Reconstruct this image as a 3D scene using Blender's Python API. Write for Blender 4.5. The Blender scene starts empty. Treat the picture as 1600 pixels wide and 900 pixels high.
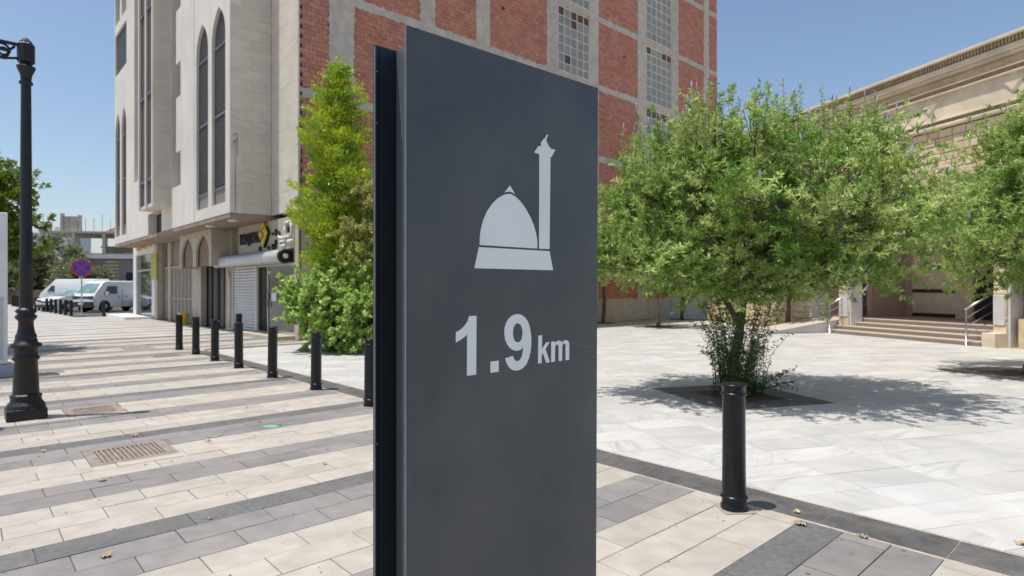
import bpy, bmesh, math, random
import numpy as np
from mathutils import Vector, Matrix
from mathutils.geometry import tessellate_polygon
random.seed(7); rng = np.random.default_rng(11)
rad = math.radians
scene = bpy.context.scene; C = scene.collection
# ---------- camera, world, sun, exposure ----------
cam = bpy.data.objects.new('camera', bpy.data.cameras.new('camera')); C.objects.link(cam)
cam.location = (0, 0, 1.5); cam.rotation_euler = (rad(90), 0, 0)
cam.data.sensor_width = 36; cam.data.lens = 942/1600*36; cam.data.clip_end = 1500; cam.data.clip_start = .02
cam.data.dof.use_dof = True; cam.data.dof.focus_distance = 1.5; cam.data.dof.aperture_fstop = 7.5
scene.camera = cam
SUN_EL = 74.5; SUN_DIR = (-.96, -.28)
w = bpy.data.worlds.new('World'); scene.world = w; w.use_nodes = True
nt = w.node_tree; sky = nt.nodes.new('ShaderNodeTexSky'); sky.sky_type = 'NISHITA'; sky.sun_disc = False
sky.sun_elevation = rad(SUN_EL); sky.sun_rotation = math.atan2(SUN_DIR[0], SUN_DIR[1])
sky.altitude = 0; sky.air_density = 1.0; sky.dust_density = 1.4; sky.ozone_density = 1.0
bg = nt.nodes['Background']; bg.inputs['Strength'].default_value = .112
nt.links.new(sky.outputs[0], bg.inputs[0])
sl = bpy.data.lights.new('sun', 'SUN'); sl.energy = 3.5; sl.angle = rad(.53); sl.color = (1, .95, .87)
so = bpy.data.objects.new('sun', sl); C.objects.link(so)
hz = math.cos(rad(SUN_EL)); ln = math.hypot(*SUN_DIR)
sd = Vector((SUN_DIR[0]/ln*hz, SUN_DIR[1]/ln*hz, math.sin(rad(SUN_EL))))
so.rotation_euler = sd.to_track_quat('Z', 'Y').to_euler(); so.location = (0, 0, 30)
scene.view_settings.view_transform = 'Standard'; scene.view_settings.look = 'None'
scene.view_settings.exposure = .42; scene.view_settings.gamma = 1
# ---------- frames: street frame (x = v, y = u) and plaza frame (x = q, y = p) ----------
SA = rad(42.5); PA = rad(16)
def fr(a, x, y, z=0): return Vector((math.cos(a)*x - math.sin(a)*y, math.sin(a)*x + math.cos(a)*y, z))
def st(v, u, z=0): return fr(SA, v, u, z)
def pz(q, p, z=0): return fr(PA, q, p, z)
def to(a, X, Y): return (math.cos(a)*X + math.sin(a)*Y, -math.sin(a)*X + math.cos(a)*Y)
# ---------- materials ----------
MATS = {}
def nd(t, k, **kw):
    n = t.nodes.new(k)
    for a, b in kw.items(): setattr(n, a, b)
    return n
def rand_node(t):
    L = t.links.new; oi = nd(t, 'ShaderNodeObjectInfo'); ge = nd(t, 'ShaderNodeNewGeometry')
    a = nd(t, 'ShaderNodeMath', operation='ADD'); L(oi.outputs['Random'], a.inputs[0]); L(ge.outputs['Random Per Island'], a.inputs[1])
    f = nd(t, 'ShaderNodeMath', operation='FRACT'); L(a.outputs[0], f.inputs[0]); return f.outputs[0], ge
def mat(name, c1, c2=None, scale=8, rough=.7, bump=0, rnd=0, metal=0, stretch=(1, 1, 1), detail=6, contrast=(.35, .65), spec=.5, bscale=None, hue=0, dirt=None, dscale=1.2, coat=0):
    m = bpy.data.materials.new(name); m.use_nodes = True; t = m.node_tree; L = t.links.new; b = t.nodes['Principled BSDF']
    b.inputs['Roughness'].default_value = rough; b.inputs['Metallic'].default_value = metal; b.inputs['Specular IOR Level'].default_value = spec
    if coat: b.inputs['Coat Weight'].default_value = coat; b.inputs['Coat Roughness'].default_value = .08
    c2 = c2 or tuple(x*.8 for x in c1)
    rv, ge = rand_node(t)
    vm = nd(t, 'ShaderNodeVectorMath', operation='MULTIPLY'); L(ge.outputs['Position'], vm.inputs[0]); vm.inputs[1].default_value = stretch
    sc = nd(t, 'ShaderNodeVectorMath', operation='SCALE'); sc.inputs[0].default_value = (37, 53, 29); L(rv, sc.inputs['Scale'])
    av = nd(t, 'ShaderNodeVectorMath', operation='ADD'); L(vm.outputs[0], av.inputs[0])
    if rnd: L(sc.outputs[0], av.inputs[1])
    no = nd(t, 'ShaderNodeTexNoise'); no.inputs['Scale'].default_value = scale; no.inputs['Detail'].default_value = detail; L(av.outputs[0], no.inputs['Vector'])
    mr = nd(t, 'ShaderNodeMapRange'); mr.inputs[1].default_value = contrast[0]; mr.inputs[2].default_value = contrast[1]; L(no.outputs[0], mr.inputs[0])
    mx = nd(t, 'ShaderNodeMix', data_type='RGBA'); L(mr.outputs[0], mx.inputs[0]); mx.inputs[6].default_value = (*c1, 1); mx.inputs[7].default_value = (*c2, 1)
    col = mx.outputs[2]
    if dirt:
        n2 = nd(t, 'ShaderNodeTexNoise'); n2.inputs['Scale'].default_value = dscale; n2.inputs['Detail'].default_value = 5; n2.inputs['Roughness'].default_value = .65; L(ge.outputs['Position'], n2.inputs['Vector'])
        m2 = nd(t, 'ShaderNodeMapRange'); m2.inputs[1].default_value = .42; m2.inputs[2].default_value = .75; m2.inputs[4].default_value = dirt[3]; L(n2.outputs[0], m2.inputs[0])
        x2 = nd(t, 'ShaderNodeMix', data_type='RGBA'); L(m2.outputs[0], x2.inputs[0]); L(col, x2.inputs[6]); x2.inputs[7].default_value = (*dirt[:3], 1); col = x2.outputs[2]
    if rnd or hue:
        hs = nd(t, 'ShaderNodeHueSaturation'); L(col, hs.inputs['Color'])
        v = nd(t, 'ShaderNodeMapRange'); v.inputs[3].default_value = 1-rnd; v.inputs[4].default_value = 1+rnd; L(rv, v.inputs[0]); L(v.outputs[0], hs.inputs['Value'])
        if hue:
            f2 = nd(t, 'ShaderNodeMath', operation='MULTIPLY'); f2.inputs[1].default_value = 7.3; L(rv, f2.inputs[0])
            f3 = nd(t, 'ShaderNodeMath', operation='FRACT'); L(f2.outputs[0], f3.inputs[0])
            h = nd(t, 'ShaderNodeMapRange'); h.inputs[3].default_value = .5-hue; h.inputs[4].default_value = .5+hue; L(f3.outputs[0], h.inputs[0]); L(h.outputs[0], hs.inputs['Hue'])
        col = hs.outputs[0]
    L(col, b.inputs['Base Color'])
    if bump:
        n3 = nd(t, 'ShaderNodeTexNoise'); n3.inputs['Scale'].default_value = bscale or scale*6; n3.inputs['Detail'].default_value = 5; L(av.outputs[0], n3.inputs['Vector'])
        bp = nd(t, 'ShaderNodeBump'); bp.inputs['Strength'].default_value = bump; bp.inputs['Distance'].default_value = .01; L(n3.outputs[0], bp.inputs['Height']); L(bp.outputs[0], b.inputs['Normal'])
    MATS[name] = m; return m
def leafmat(name, c, c2, trans=.35, rnd=.35, hue=.03, rough=.42):
    m = bpy.data.materials.new(name); m.use_nodes = True; t = m.node_tree; L = t.links.new; b = t.nodes['Principled BSDF']
    b.inputs['Roughness'].default_value = rough; b.inputs['Specular IOR Level'].default_value = .45
    rv, ge = rand_node(t)
    no = nd(t, 'ShaderNodeTexNoise'); no.inputs['Scale'].default_value = 2.3; no.inputs['Detail'].default_value = 3; L(ge.outputs['Position'], no.inputs['Vector'])
    mr = nd(t, 'ShaderNodeMapRange'); mr.inputs[1].default_value = .38; mr.inputs[2].default_value = .62; L(no.outputs[0], mr.inputs[0])
    mx = nd(t, 'ShaderNodeMix', data_type='RGBA'); L(mr.outputs[0], mx.inputs[0]); mx.inputs[6].default_value = (*c, 1); mx.inputs[7].default_value = (*c2, 1)
    hs = nd(t, 'ShaderNodeHueSaturation'); L(mx.outputs[2], hs.inputs['Color'])
    v = nd(t, 'ShaderNodeMapRange'); v.inputs[3].default_value = 1-rnd; v.inputs[4].default_value = 1+rnd; L(rv, v.inputs[0]); L(v.outputs[0], hs.inputs['Value'])
    f2 = nd(t, 'ShaderNodeMath', operation='MULTIPLY'); f2.inputs[1].default_value = 7.3; L(rv, f2.inputs[0])
    f3 = nd(t, 'ShaderNodeMath', operation='FRACT'); L(f2.outputs[0], f3.inputs[0])
    h = nd(t, 'ShaderNodeMapRange'); h.inputs[3].default_value = .5-hue; h.inputs[4].default_value = .5+hue; L(f3.outputs[0], h.inputs[0]); L(h.outputs[0], hs.inputs['Hue'])
    L(hs.outputs[0], b.inputs['Base Color'])
    tr = nd(t, 'ShaderNodeBsdfTranslucent'); L(hs.outputs[0], tr.inputs[0])
    ms = nd(t, 'ShaderNodeMixShader'); ms.inputs[0].default_value = trans; L(b.outputs[0], ms.inputs[1]); L(tr.outputs[0], ms.inputs[2])
    L(ms.outputs[0], t.nodes['Material Output'].inputs[0]); MATS[name] = m; return m
BEI1, BEI2 = (.445, .408, .36), (.385, .35, .305)
GR1, GR2 = (.222, .211, .204), (.185, .176, .171)
DK1, DK2 = (.14, .138, .138), (.10, .10, .10)
M_beige = mat('beige_paver_stone', BEI1, BEI2, 7, .75, .2, .085, dirt=(.27, .22, .17, .42), dscale=3.1)
M_grey = mat('grey_paver_stone', GR1, GR2, 6, .72, .2, .10, dirt=(.33, .29, .25, .5), dscale=2.4)
M_dark = mat('dark_paver_stone', DK1, DK2, 30, .7, .3, .08, dirt=(.24, .22, .20, .4), dscale=2.5)
M_mortar = mat('joint_sand', (.22, .185, .15), (.13, .11, .09), 20, .95)
M_kerb = mat('black_granite', (.10, .098, .098), (.068, .066, .066), 14, .6, .15, .12, dirt=(.25, .22, .19, .45), dscale=3)
M_pale = mat('pale_mortar', (.5, .43, .34), (.36, .31, .26), 18, .9, .2)
M_conc = mat('concrete', (.60, .53, .455), (.48, .43, .37), 4, .9, .4, .05, dirt=(.33, .29, .25, .35), dscale=1)
M_clad = mat('cream_stone_cladding', (.71, .64, .545), (.635, .57, .485), 3, .6, .08, .035, stretch=(.6, .6, 3), dirt=(.40, .35, .29, .35), dscale=.7)
M_cladF = mat('cream_stone_facing', (.76, .705, .625), (.70, .645, .565), 2, .6, .08, 0, stretch=(1, 1, .25), dirt=(.42, .37, .31, .35), dscale=.5)
M_brick = mat('hollow_red_brick', (.54, .225, .15), (.46, .185, .125), 7, .85, .3, .14, hue=.01, dirt=(.42, .28, .22, .4), dscale=.6)
M_bmort = mat('brick_mortar', (.42, .25, .19), (.36, .22, .17), 10, .95, .3)
M_black = mat('black_enamel', (.0035, .004, .0055), (.006, .0065, .008), 12, .30, .06, bscale=60, dirt=(.035, .032, .03, .25), dscale=9, spec=.4)
M_iron = mat('cast_iron_paint', (.004, .004, .005), (.009, .0085, .0085), 14, .42, .5, bscale=50)
M_louv = mat('dark_screen', (.05, .047, .046), (.035, .035, .035), 30, .6)
M_dkgl = mat('dark_recess', (.012, .012, .013), None, 5, .5)
M_white = mat('white_paint', (.78, .78, .77), (.72, .72, .72), 5, .45, 0, 0, dirt=(.5, .47, .43, .3), dscale=3)
M_alu = mat('aluminium', (.55, .55, .54), (.45, .45, .45), 12, .35, .05, 0, .8)
M_steel = mat('brushed_steel', (.62, .61, .6), (.55, .55, .55), 12, .25, 0, 0, 1)
M_green = mat('green_paint', (.35, .55, .25), (.5, .55, .35), 9, .8)
M_yel = mat('yellow_paint', (.75, .55, .03), (.6, .42, .03), 9, .5)
M_soil = mat('dry_soil', (.13, .085, .055), (.07, .045, .03), 12, .95, .8, bscale=30)
M_asph = mat('asphalt', (.075, .073, .07), (.05, .05, .05), 4, .9, .3, dirt=(.16, .14, .12, .5), dscale=.3)
M_dust = mat('dusty_ground', (.36, .31, .25), (.27, .23, .18), 1.5, .95, .3)
M_bark = mat('bark', (.16, .12, .085), (.07, .05, .038), 10, .9, .8, stretch=(1, 1, .25), bscale=25)
M_ms = mat('tan_limestone', (.78, .64, .44), (.64, .50, .32), 5, .85, .7, .13, hue=.012, bscale=14)
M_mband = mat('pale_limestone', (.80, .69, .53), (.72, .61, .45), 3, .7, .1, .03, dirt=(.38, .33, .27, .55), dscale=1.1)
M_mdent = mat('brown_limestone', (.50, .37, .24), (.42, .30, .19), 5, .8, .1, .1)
M_mar = mat('polished_white_marble', (.66, .65, .63), (.55, .54, .53), 2.5, .35, 0, .03)
M_pink = mat('pinkish_plaster', (.58, .42, .35), (.52, .37, .31), 2, .8, .1)
M_step = mat('speckled_step_stone', (.56, .49, .41), (.40, .34, .28), 60, .7, .2, .04)
M_wood = mat('red_brown_wood', (.20, .06, .035), (.13, .04, .025), 9, .45, stretch=(1, 1, .2))
M_shut = mat('shutter_slats', (.62, .62, .61), (.52, .52, .51), 3, .4, 0, .03, .3, dirt=(.4, .37, .33, .5), dscale=2)
M_tyre = mat('rubber', (.02, .02, .02), None, 9, .8)
M_car = mat('white_car_paint', (.78, .78, .78), (.74, .74, .74), 2, .25, 0, 0, coat=.6)
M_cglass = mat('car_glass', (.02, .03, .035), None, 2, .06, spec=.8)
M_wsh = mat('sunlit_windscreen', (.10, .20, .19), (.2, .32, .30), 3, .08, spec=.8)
M_pane = mat('dusty_pane', (.23, .255, .255), (.29, .31, .305), 1.6, .35, 0, .05, spec=.7)
M_paneD = mat('brown_empty_pane', (.09, .06, .05), None, 5, .5)
M_red = mat('red_sign_paint', (.55, .02, .04), None, 5, .4)
M_blue = mat('blue_sign_paint', (.01, .07, .45), None, 5, .4)
M_gold = mat('gold_letters', (.75, .42, .06), None, 5, .4)
M_turq = mat('turquoise_paint', (.13, .38, .32), (.25, .45, .38), 30, .6)
M_dryleaf = mat('dry_leaf', (.50, .39, .25), (.33, .24, .14), 20, .8, 0, .25)
M_deck = mat('drain_metal', (.30, .25, .205), (.20, .165, .14), 14, .75, .3, .05)
M_slotd = mat('drain_slot_dirt', (.06, .045, .035), None, 20, .95)
M_trunkg = mat('pale_bark', (.30, .25, .19), (.16, .12, .09), 12, .9, .6, stretch=(1, 1, .3))
M_mdoor = mat('rusted_metal_sheet', (.12, .10, .09), (.07, .055, .05), 3, .6, .1, stretch=(4, 4, .3))
M_panel = mat('beige_metal_gate', (.27, .245, .215), (.21, .19, .165), 4, .6, .05, .05)
M_niche = mat('brown_niche', (.27, .19, .135), (.21, .15, .11), 4, .8)
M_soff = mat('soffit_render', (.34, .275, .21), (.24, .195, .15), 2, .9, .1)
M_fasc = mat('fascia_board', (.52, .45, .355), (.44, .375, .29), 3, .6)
M_flower = mat('lilac_flower', (.40, .37, .47), (.33, .31, .42), 30, .8, 0, .2)
L_vitex = leafmat('vitex_leaf', (.19, .34, .055), (.54, .64, .22), .45, .42, .025)
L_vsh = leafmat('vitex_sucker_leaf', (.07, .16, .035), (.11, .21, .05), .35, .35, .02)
L_conif = leafmat('golden_conifer_leaf', (.52, .60, .035), (.26, .42, .035), .3, .35, .02)
L_bush = leafmat('pale_green_leaf', (.38, .54, .13), (.48, .60, .19), .42, .3, .02)
L_tan = leafmat('yellow_green_leaf', (.42, .48, .10), (.46, .42, .15), .35, .3, .03)
L_tree = leafmat('broad_green_leaf', (.10, .18, .018), (.26, .33, .04), .4, .4, .03)
L_olive = leafmat('olive_leaf', (.25, .28, .14), (.32, .34, .19), .25, .35, .02)
def marble():
    m = mat('veined_marble_tile', (.555, .548, .53), (.475, .472, .462), 2, .5, .04, .09, dirt=(.46, .395, .31, .42), dscale=1.5)
    t = m.node_tree; L = t.links.new; b = t.nodes['Principled BSDF']; src = b.inputs['Base Color'].links[0].from_socket
    rv, ge = rand_node(t)
    rot = nd(t, 'ShaderNodeVectorRotate'); rot.rotation_type = 'Z_AXIS'; L(ge.outputs['Position'], rot.inputs['Vector'])
    mm = nd(t, 'ShaderNodeMath', operation='MULTIPLY'); mm.inputs[1].default_value = 3.0; L(rv, mm.inputs[0]); L(mm.outputs[0], rot.inputs['Angle'])
    st2 = nd(t, 'ShaderNodeVectorMath', operation='MULTIPLY'); L(rot.outputs[0], st2.inputs[0]); st2.inputs[1].default_value = (.8, 4.2, 1)
    ad = nd(t, 'ShaderNodeVectorMath', operation='ADD'); L(st2.outputs[0], ad.inputs[0]); cb = nd(t, 'ShaderNodeCombineXYZ'); mq = nd(t, 'ShaderNodeMath', operation='MULTIPLY'); mq.inputs[1].default_value = 91; L(rv, mq.inputs[0]); L(mq.outputs[0], cb.inputs[2]); L(cb.outputs[0], ad.inputs[1])
    wv = nd(t, 'ShaderNodeTexNoise'); wv.inputs['Scale'].default_value = 2.1; wv.inputs['Detail'].default_value = 7; wv.inputs['Roughness'].default_value = .62; wv.inputs['Distortion'].default_value = .8; L(ad.outputs[0], wv.inputs['Vector'])
    mr = nd(t, 'ShaderNodeMapRange'); mr.inputs[1].default_value = .48; mr.inputs[2].default_value = .70; mr.inputs[4].default_value = .85; L(wv.outputs[0], mr.inputs[0])
    r2 = nd(t, 'ShaderNodeMath', operation='MULTIPLY'); r2.inputs[1].default_value = 5.7; L(rv, r2.inputs[0]); r3 = nd(t, 'ShaderNodeMath', operation='FRACT'); L(r2.outputs[0], r3.inputs[0])
    r4 = nd(t, 'ShaderNodeMath', operation='MULTIPLY'); L(mr.outputs[0], r4.inputs[0]); L(r3.outputs[0], r4.inputs[1])
    mx = nd(t, 'ShaderNodeMix', data_type='RGBA'); L(r4.outputs[0], mx.inputs[0]); L(src, mx.inputs[6]); mx.inputs[7].default_value = (.33, .34, .34, 1)
    L(mx.outputs[2], b.inputs['Base Color']); return m
M_marble = marble()
def stripes():   # far paving: the same row pattern as the built pavers
    m = bpy.data.materials.new('striped_paving'); m.use_nodes = True; t = m.node_tree; L = t.links.new; b = t.nodes['Principled BSDF']; b.inputs['Roughness'].default_value = .75
    ge = nd(t, 'ShaderNodeNewGeometry'); dp = nd(t, 'ShaderNodeVectorMath', operation='DOT_PRODUCT'); L(ge.outputs['Position'], dp.inputs[0]); dp.inputs[1].default_value = (-math.sin(SA), math.cos(SA), 0)
    su = nd(t, 'ShaderNodeMath', operation='SUBTRACT'); L(dp.outputs['Value'], su.inputs[0]); su.inputs[1].default_value = U0
    dv = nd(t, 'ShaderNodeMath', operation='DIVIDE'); L(su.outputs[0], dv.inputs[0]); dv.inputs[1].default_value = ROW*11
    f = nd(t, 'ShaderNodeMath', operation='FRACT'); L(dv.outputs[0], f.inputs[0])
    cr = nd(t, 'ShaderNodeValToRGB'); cr.color_ramp.interpolation = 'CONSTANT'; L(f.outputs[0], cr.inputs[0])
    e = cr.color_ramp.elements; cols = {'b': (.425, .38, .325, 1), 'g': (.203, .192, .186, 1), 'd': (.122, .118, .115, 1)}
    e[0].position = 0; e[0].color = cols['b']; e[1].position = 3/11; e[1].color = cols['g']
    for pos, k in ((5/11, 'b'), (8/11, 'g'), (10/11, 'd')): x = e.new(pos); x.color = cols[k]
    no = nd(t, 'ShaderNodeTexNoise'); no.inputs['Scale'].default_value = 1.2; no.inputs['Detail'].default_value = 6; L(ge.outputs['Position'], no.inputs['Vector'])
    mx = nd(t, 'ShaderNodeMix', data_type='RGBA'); mx.inputs[0].default_value = .25; L(cr.outputs[0], mx.inputs[6]); L(no.outputs[0], mx.inputs[7]); L(mx.outputs[2], b.inputs['Base Color'])
    return m
ROW = .2555; U0 = 4.42     # a dark row starts below u = 4.42: beige above it
M_stripe = stripes()
# ---------- object helpers ----------
def tag(o, label=None, cat=None, group=None, kind=None):
    if label: o['label'] = label
    if cat: o['category'] = cat
    if group: o['group'] = group
    if kind: o['kind'] = kind
    return o
def thing(name, loc, rz=0, label=None, cat=None, group=None, kind=None):
    o = bpy.data.objects.new(name, None); C.objects.link(o); o.location = loc; o.rotation_euler = (0, 0, rz)
    o.empty_display_size = .2
    return tag(o, label, cat, group, kind)
def link(name, me, parent=None, loc=None, rot=None):
    o = bpy.data.objects.new(name, me); C.objects.link(o)
    if parent: o.parent = parent
    if loc is not None: o.location = loc
    if rot is not None: o.rotation_euler = rot
    return o
def copy_tree(o, parent=None):
    c = o.copy(); C.objects.link(c)
    if parent: c.parent = parent
    for ch in list(KIDS(o)): copy_tree(ch, c)
    return c
def KIDS(o): return [x for x in o.children]
class MB:
    def __init__(s): s.v = []; s.f = []; s.sm = []
    def add(s, vs, fs, sm=False):
        n = len(s.v); s.v += [tuple(x) for x in vs]; s.f += [tuple(i+n for i in f) for f in fs]; s.sm += [sm]*len(fs); return s
    def box(s, x0, x1, y0, y1, z0, z1):
        if x1 < x0: x0, x1 = x1, x0
        if y1 < y0: y0, y1 = y1, y0
        if z1 < z0: z0, z1 = z1, z0
        return s.add([(x0, y0, z0), (x1, y0, z0), (x1, y1, z0), (x0, y1, z0), (x0, y0, z1), (x1, y0, z1), (x1, y1, z1), (x0, y1, z1)],
              [(0, 3, 2, 1), (4, 5, 6, 7), (0, 1, 5, 4), (1, 2, 6, 5), (2, 3, 7, 6), (3, 0, 4, 7)])
    def prism(s, poly, z0, z1, cham=0):      # poly ccw in xy
        n = len(poly); ar = sum(poly[i][0]*poly[(i+1) % n][1]-poly[(i+1) % n][0]*poly[i][1] for i in range(n))
        if ar < 0: poly = poly[::-1]
        if cham:
            cx = sum(p[0] for p in poly)/n; cy = sum(p[1] for p in poly)/n
            def ins(p):
                d = math.hypot(p[0]-cx, p[1]-cy) or 1; return (p[0]-(p[0]-cx)/d*cham*1.3, p[1]-(p[1]-cy)/d*cham*1.3)
            top = [ins(p) for p in poly]
            vs = [(x, y, z0) for x, y in poly]+[(x, y, z1-cham) for x, y in poly]+[(x, y, z1) for x, y in top]
            fs = [tuple(range(2*n, 3*n))]+[(i, (i+1) % n, n+(i+1) % n, n+i) for i in range(n)]+[(n+i, n+(i+1) % n, 2*n+(i+1) % n, 2*n+i) for i in range(n)]
        else:
            vs = [(x, y, z0) for x, y in poly]+[(x, y, z1) for x, y in poly]
            fs = [tuple(range(n, 2*n)), tuple(range(n-1, -1, -1))]+[(i, (i+1) % n, n+(i+1) % n, n+i) for i in range(n)]
        return s.add(vs, fs)
    def slab(s, loops, fn, d0, d1):          # flat outline(s) given as 2-D loops; fn(a, b, d) -> 3-D point; thickness d0..d1
        tri = tessellate_polygon([[Vector((a, b, 0)) for a, b in l] for l in loops]); flat = [p for l in loops for p in l]; n = len(flat)
        vs = [fn(a, b, d0) for a, b in flat]+[fn(a, b, d1) for a, b in flat]
        fs = [tuple(t) for t in tri]+[tuple(i+n for i in t[::-1]) for t in tri]; k = 0
        for l in loops:
            m = len(l); fs += [(k+i, k+(i+1) % m, n+k+(i+1) % m, n+k+i) for i in range(m)]; k += m
        return s.add(vs, fs)
    def lathe(s, prof, n=24, c=(0, 0, 0), ax='z', smooth=True):
        vs = []; fs = []
        for r, z in prof:
            for i in range(n):
                a = 2*math.pi*i/n; p = (r*math.cos(a), r*math.sin(a), z)
                if ax == 'x': p = (z, p[0], p[1])
                if ax == 'y': p = (p[0], z, p[1])
                vs.append((p[0]+c[0], p[1]+c[1], p[2]+c[2]))
        m = len(prof)
        for j in range(m-1):
            for i in range(n): fs.append((j*n+i, j*n+(i+1) % n, (j+1)*n+(i+1) % n, (j+1)*n+i))
        s.add(vs, fs, smooth)
        s.add([vs[i] for i in range(n)], [tuple(range(n))[::-1]]); s.add([vs[(m-1)*n+i] for i in range(n)], [tuple(range(n))]); return s
    def tube(s, pts, rs, n=8, smooth=True):
        pts = [Vector(p) for p in pts]; vs = []; fs = []
        if not isinstance(rs, (list, tuple)): rs = [rs]*len(pts)
        for i, p in enumerate(pts):
            d = (pts[min(i+1, len(pts)-1)]-pts[max(i-1, 0)]).normalized(); up = Vector((0, 0, 1)) if abs(d.z) < .95 else Vector((1, 0, 0))
            a = d.cross(up).normalized(); b = d.cross(a)
            for k in range(n):
                t = 2*math.pi*k/n; vs.append(p+(a*math.cos(t)+b*math.sin(t))*rs[i])
        for j in range(len(pts)-1):
            for k in range(n): fs.append((j*n+k, (j+1)*n+k, (j+1)*n+(k+1) % n, j*n+(k+1) % n))
        fs.append(tuple(range(n))); fs.append(tuple((len(pts)-1)*n+k for k in range(n))[::-1])
        return s.add(vs, fs, smooth)
    def mesh(s, name, m):
        me = bpy.data.meshes.new(name); me.from_pydata(s.v, [], s.f); me.update()
        if m: me.materials.append(m)
        if any(s.sm): me.polygons.foreach_set('use_smooth', s.sm)
        return me
    def build(s, name, m, parent=None, bevel=0, seg=2, label=None, kind=None, fix=False):
        me = s.mesh(name, m)
        if fix:
            bm = bmesh.new(); bm.from_mesh(me); bmesh.ops.recalc_face_normals(bm, faces=bm.faces); bm.to_mesh(me); bm.free()
        o = link(name, me, parent)
        if bevel:
            b = o.modifiers.new('bevel', 'BEVEL'); b.width = bevel; b.segments = seg; b.limit_method = 'ANGLE'; b.harden_normals = True
        if label: o['label'] = label
        if kind: o['kind'] = kind
        return o
def clip(poly, a, b, c):      # keep a*x+b*y >= c
    out = []
    for i in range(len(poly)):
        p, q = poly[i], poly[(i+1) % len(poly)]; dp = a*p[0]+b*p[1]-c; dq = a*q[0]+b*q[1]-c
        if dp >= 0: out.append(p)
        if dp*dq < 0: t = dp/(dp-dq); out.append((p[0]+(q[0]-p[0])*t, p[1]+(q[1]-p[1])*t))
    return out
def area(p): return abs(sum(p[i][0]*p[(i+1) % len(p)][1]-p[(i+1) % len(p)][0]*p[i][1] for i in range(len(p))))/2
def rect_minus(r, h):        # rectangles (x0,x1,y0,y1)
    x0, x1, y0, y1 = r; a0, a1, b0, b1 = h
    if a0 >= x1 or a1 <= x0 or b0 >= y1 or b1 <= y0: return [r]
    o = []
    if x0 < a0: o.append((x0, a0, y0, y1))
    if x1 > a1: o.append((a1, x1, y0, y1))
    m0, m1 = max(x0, a0), min(x1, a1)
    if y0 < b0: o.append((m0, m1, y0, b0))
    if y1 > b1: o.append((m0, m1, b1, y1))
    return [q for q in o if q[1]-q[0] > .012 and q[3]-q[2] > .012]
# ---------- ground ----------
g = MB().box(-500, 500, -500, 700, -.5, -.06).build('ground', M_dust); tag(g, 'pale dusty ground reaching the horizon under the street and the plaza', kind='structure')
pave = MB()
def sp(v, u): p = st(v, u); return (p.x, p.y)
pave.prism([sp(-14, 21.012), sp(7.12, 21.012), sp(7.12, 38), sp(4.35, 38), sp(4.35, 95), sp(-14, 95)], -.059, -.003)
pave.prism([sp(-14, -12), sp(-2.9, -12), sp(-2.9, 21.01), sp(-14, 21.01)], -.059, -.003)
pave.prism([sp(-2.9, -12), sp(4.02, -12), sp(4.02, -1.47), sp(-2.9, -1.47)], -.059, -.003)
PV = pave.build('pavement', M_stripe); tag(PV, 'striped pavement of beige and grey stone running up the street', kind='structure')
bed = MB(); bed.prism([sp(-2.9, -1.47), sp(4.4, -1.47), sp(4.4, 15.3), sp(7.4, 15.3), sp(7.4, 21.01), sp(-2.9, 21.01)], -.059, -.012)
bed.build('mortar_bed', M_mortar, PV)
road = MB(); road.prism([sp(-60, 96), sp(4.4, 96), sp(4.4, 38.1), sp(60, 38.1), sp(60, 140), sp(-60, 140)], -.059, -.02); rd = road.build('road', M_asph)
tag(rd, 'dusty asphalt road and parking strip beyond the pale building', kind='structure')
GRATES = [(.82, 1.48, 6.10, 6.76), (.93, 1.50, 8.62, 9.24), (3.07, 3.68, 14.7, 15.24), (2.95, 3.6, 16.9, 18.48), (1.0, 1.38, 13.23, 13.6)]   # v0 v1 u0 u1
pieces = []
def rowkind(k):       # k = 0 is the dark row just below U0, negative rows nearer
    j = (k-1) % 11    # 0..: beige3 grey2 beige3 grey2 dark
    return 'bbbggbbbggd'[j]
k = math.floor((-1.45-U0)/ROW)
while U0+k*ROW < 21.0:
    u1 = U0+(k)*ROW; u0 = u1-ROW; kind = rowkind(k)
    off = (.19 if k % 2 == 0 else .455) + (.0 if kind != 'd' else .12); ln_ = .53 if kind != 'd' else .80
    if k % 2 == 0 and kind == 'b' and False: pass
    v = off-ln_*math.ceil((off+2.9)/ln_)
    vmax = 4.015 if u1 < 15.75 else 7.1
    while v < vmax:
        r = [(max(v, -2.9)+.0025, min(v+ln_, vmax)-.0025, u0+.0025, u1-.0025)]
        if r[0][1]-r[0][0] > .02 and not (u1 > 15.55 and u0 < 16.1 and v+ln_ > 4.02 and False):
            for h in GRATES: r = [y for x in r for y in rect_minus(x, (h[0]-.004, h[1]+.004, h[2]-.004, h[3]+.004))]
            for x in r: pieces.append((x, kind))
        v += ln_
    k += 1
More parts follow.
